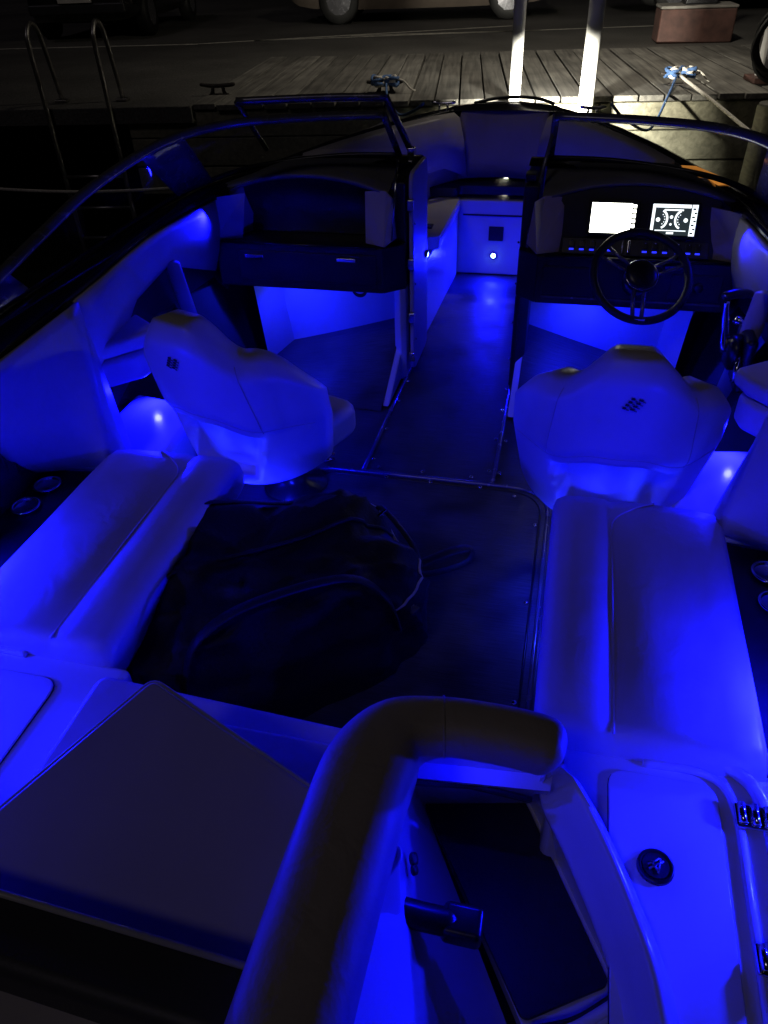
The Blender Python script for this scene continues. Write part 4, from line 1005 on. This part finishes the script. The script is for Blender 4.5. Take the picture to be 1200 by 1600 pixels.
# starboard wall and ridge
outer = crom([(.600, .83, .69), (.612, .875, .62), (.628, .905, .56), (.655, .89, .522), (.721, .772, .50), (.773, .634, .50), (.795, .545, .49), (.815, .40, .47)], 6)
inner = crom([(.568, .84, .66), (.568, .88, .57), (.572, .905, .48), (.590, .895, .425), (.628, .84, .405), (.690, .712, .40), (.733, .60, .395), (.755, .46, .39)], 6)
botr = crom([(.567, .86, .60), (.567, .95, .40), (.565, 1.04, .22), (.575, 1.075, .14), (.625, .985, .14), (.70, .845, .14), (.772, .70, .14), (.79, .52, .14)], 6)
rows = [[o_ + Vector((.07, .02, -.14)), o_ + Vector((.022, .006, -.03)), o_, o_.lerp(i_, .12) + Vector((0, 0, .004)), o_.lerp(i_, .55), o_.lerp(i_, .62) + Vector((0, 0, -.006)), i_.lerp(o_, .08), i_, i_ + Vector((.006, 0, -.02)), i_.lerp(b_, .5) + Vector((.01, 0, 0)), b_] for o_, i_, b_ in zip(outer, inner, botr)]
MB().grid(rows).build('passage_ridge', GEL, boat, smooth=True)
# forward sill below the cross bolster
rows = []
for i in range(9):
    t = i / 8; a = Vector((.28, .80, .74)).lerp(Vector((.60, .83, .72)), t); b_ = Vector((.298, 1.035, .14)).lerp(Vector((.562, 1.095, .14)), t)
    rows.append([a, a.lerp(b_, .25), a.lerp(b_, .30) + Vector((0, -.03, 0)), a.lerp(b_, .36) + Vector((0, -.03, 0)), a.lerp(b_, .40), b_])
MB().grid(rows).build('passage_sill', GEL, boat, smooth=False, solid=.01)
for k, t in enumerate((.32, .37)):
    a = Vector((.28, .79, .74)).lerp(Vector((.298, 1.035, .14)), t) + Vector((.02, -.034, 0)); b_ = Vector((.60, .80, .70)).lerp(Vector((.562, 1.095, .14)), t) + Vector((-.03, -.034, 0))
    MB().tube([a, a.lerp(b_, .5) + Vector((0, .012, 0)), b_], .006, 8).build('sill_seal', DASH, boat, smooth=True)
# aft threshold
MB().tube(crom([(.60, .565, .16), (.69, .60, .165), (.775, .66, .18)], 5), .012, 8).build('threshold', GEL, boat, smooth=True)
MB().tube(crom([(.605, .578, .165), (.69, .612, .17), (.765, .668, .18)], 5), .006, 8).build('threshold_seal', DASH, boat, smooth=True)
# port wall latch and bracket
MB().tube(crom([(.315, .595, .52), (.38, .600, .50), (.44, .607, .485)], 3), [.026] * 7, 12, flat=.8).build('latch_arm', TRIM, boat, smooth=True)
MB().box((.455, .610, .48), (.075, .062, .05)).build('latch_head', TRIM, boat, bevel=.012)
q = MB().lathe([(.013, 0), (.012, .006), (.006, .008)], (.347, .690, .52), 14, Matrix.Rotation(R(60), 3, 'Y')).build('snap_fitting', DASH, boat, smooth=True)
MB().lathe([(.010, 0), (.009, .006)], (.352, .672, .515), 12, Matrix.Rotation(R(60), 3, 'Y')).build('snap_stud', DASH, q, smooth=True)

# padded bolster bent round the passage
bo = empty('padded_bolster'); tag(bo, 'thick brown-grey padded bolster arching round the stern passage', 'bolster')
path = crom([(.262, -.15, .77), (.262, .15, .775), (.264, .40, .78), (.268, .56, .785), (.276, .68, .79), (.308, .758, .797), (.375, .792, .80), (.46, .798, .80), (.54, .798, .795), (.590, .795, .783)], 8)
rad = []
for k in range(len(path)):
    t_ = min(1, max(0, (k - 30) / 20)); t_ = t_ * t_ * (3 - 2 * t_)
    rad.append(.079 * (1 - t_) + .047 * t_)
for k in range(7): rad[-1 - k] *= (.5 + .5 * math.sin(min(1, k / 6) * math.pi / 2))
MB().tube(path, rad, 40, sq=.72).build('pad', VINYL2, bo, smooth=True)
MB().tube([p + Vector((-.055, 0, .060)) for p in path[:34]], .0022, 6).build('seam', VINYL2, bo, smooth=True)
i_ = 49; tn = (path[i_ + 1] - path[i_ - 1]).normalized(); e1 = tn.cross(Vector((0, 0, 1))).normalized(); e2 = tn.cross(e1)
MB().tube([path[i_] + (e1 * math.copysign(abs(math.cos(t)) ** .72, math.cos(t)) + e2 * math.copysign(abs(math.sin(t)) ** .72, math.sin(t))) * (rad[i_] + .0005) for t in [k * 2 * math.pi / 28 for k in range(28)]], .002, 6, closed=True).build('seam', VINYL2, bo, smooth=True)

# ---------------------------------------------------------------- bag
def bag():
    root = empty('duffel_bag', (-.345, 1.60, 0), R(40)); tag(root, 'large black fabric duffel bag slumped on the cockpit floor', 'bag')
    N, Mm = 110, 44; rows = []
    se = lambda v, e: math.copysign(abs(v) ** e, v)
    def P(ct, st_, ph):
        r_ = math.cos(ph) ** .34
        x = .53 * se(ct, .6) * r_; y = .35 * se(st_, .6) * r_; z = .38 * math.sin(ph) ** .7
        f = Vector((x * 3.2, y * 3.2, z * 3.))
        z *= 1 + .22 * mnoise.noise(f * .9 + Vector((3, 1, 7))) - .25 * max(0, -x - .1) + .10 * max(0, x)
        d = .035 * mnoise.noise(f * 1.8) + .018 * mnoise.noise(f * 4.5)
        fold = (1 - abs(mnoise.noise(Vector((f.x * 1.4 + f.z * 1.2, f.y * 2.6, f.z * .8)) + Vector((9, 2, 0)))) * 2.2)
        d += .020 * max(0, fold) ** 3
        return Vector((x + d * ct, y + d * st_, z + .8 * d * math.sin(ph)))
    for i in range(Mm + 1):
        ph = (i / Mm) * math.pi / 2
        rows.append([P(math.cos(j / N * 2 * math.pi), math.sin(j / N * 2 * math.pi), ph) if i else P(math.cos(j / N * 2 * math.pi), math.sin(j / N * 2 * math.pi), .02) * 1 for j in range(N + 1)])
    for p in rows[0]: p.z = .004
    MB().grid(rows).build('body', BAGM, root, smooth=True)
    top = lambda t, ph, up=.006: P(math.cos(t), math.sin(t), ph) + Vector((0, 0, up))
    # piped end panel, zip and straps lie on the body
    MB().tube([top(t, .62, .004) for t in [R(-60 + 120 * k / 24) for k in range(25)]], .005, 6).build('piping', PIPE, root, smooth=True)
    MB().tube([top(R(180), .55 + 1.0 * k / 14) for k in range(14)] + [top(0, 1.54 - .95 * k / 14) for k in range(14)], .007, 6).build('zip', WEB, root, smooth=True)
    for sy in (-1, 1):
        lf = .35 if sy > 0 else 1.
        pts = [top(sy * R(60), .35), top(sy * R(62), .8, .012 * lf), top(sy * R(72), 1.15, .035 * lf), top(sy * R(95), 1.22, .045 * lf), top(sy * R(115), 1.1, .03 * lf), top(sy * R(120), .8, .012 * lf), top(sy * R(122), .35)]
        MB().tube(crom(pts, 7), .018, 8, flat=.3).build('carry_strap', WEB, root, smooth=True)
    MB().tube(crom([top(R(-14), .5), top(R(-8), .62, .05), top(R(8), .62, .05), top(R(14), .5)], 6), .012, 8, flat=.5).build('end_handle', WEB, root, smooth=True)
    c = top(R(3), .86, .012); MB().box(c, (.045, .012, .006), .5).build('zip_pull', CHROME, root, bevel=.002)
    for t_ in (R(50), R(-50)):
        c = top(t_, .45, .012); MB().box(c, (.035, .03, .01), .4).build('buckle', FRAME, root, bevel=.003)
    return root
bag()
s_ = MB().tube(crom([(.02, 2.00, .02), (.10, 2.06, .03), (.20, 2.13, .045), (.27, 2.17, .035), (.265, 2.12, .012), (.18, 2.05, .01), (.08, 2.0, .012)], 7), .022, 9, flat=.35).build('shoulder_strap', WEB, smooth=True)
tag(s_, 'loose black shoulder strap looped on the dark floor hatch', 'strap')
for k, (x, y, a) in enumerate(((-.475, 2.74, 20), (-.462, 2.695, 35))):
    d = Vector((math.cos(R(a)), math.sin(R(a)), 0)); p = Vector((x, y, .012))
    q = empty('connector_plug', p); tag(q, ('copper-coloured plug end lying on the floor beside the left seat, nearer the bow' if k == 0 else 'copper-coloured plug end lying on the floor beside the left seat, nearer the bag'), 'plug', 'small plugs beside the left seat')
    MB().tube([d * -.022, d * .012], .009, 8).build('sleeve', CHROME, q, smooth=True)
    MB().tube([d * .012, d * .03], .006, 8).build('tip', BRASS, q, smooth=True)

# ---------------------------------------------------------------- blue lights in place
for s_ in (-1, 1):
    led((s_ * 1.17, 3.36, .905), (s_ * 1.27, 3.12, .70), 3.0 if s_ < 0 else .9, False)     # tucked under the gunwale lip
    led((s_ * 1.20, 2.56, .44), (s_ * 1.05, 2.38, .33), 8.0, False)
    led((s_ * .66, 1.992, .10), (s_ * .66, 2.4, .45), 2.6)
    led((s_ * 1.00, 2.022, .12), (s_ * .90, 2.4, .5), 2.0)
    led((s_ * 1.28, 1.28, .505), (s_ * .9, 1.22, .44), 22.0)
led((1.19, .95, .56), (.95, .75, .40), 7.0)
led((-1.19, .85, .60), (-.6, .70, .42), 7.0)
led((-1.14, .70, .835), (-.3, .55, .72), 4.2, False)  # added lamp without fixture, tints the loose cushion blue
led((0, 5.192, .135), (0, 4.4, .12), 10.0)
led((-.2385, 3.95, .55), (.25, 4.2, .35), 3.0)
led((-.95, 3.56, .495), (-.75, 3.7, .1), 3.0)
led((.6, 3.60, .495), (.75, 3.65, 0), 4.0)
led((-.597, 1.93, .22), (-.45, 2.25, 0), 9.0)
led((.597, 1.95, .22), (.48, 2.0, 0), 1.4)
led((.45, .83, .70), (.43, .70, .30), 2.4, False)          # under the cross bolster
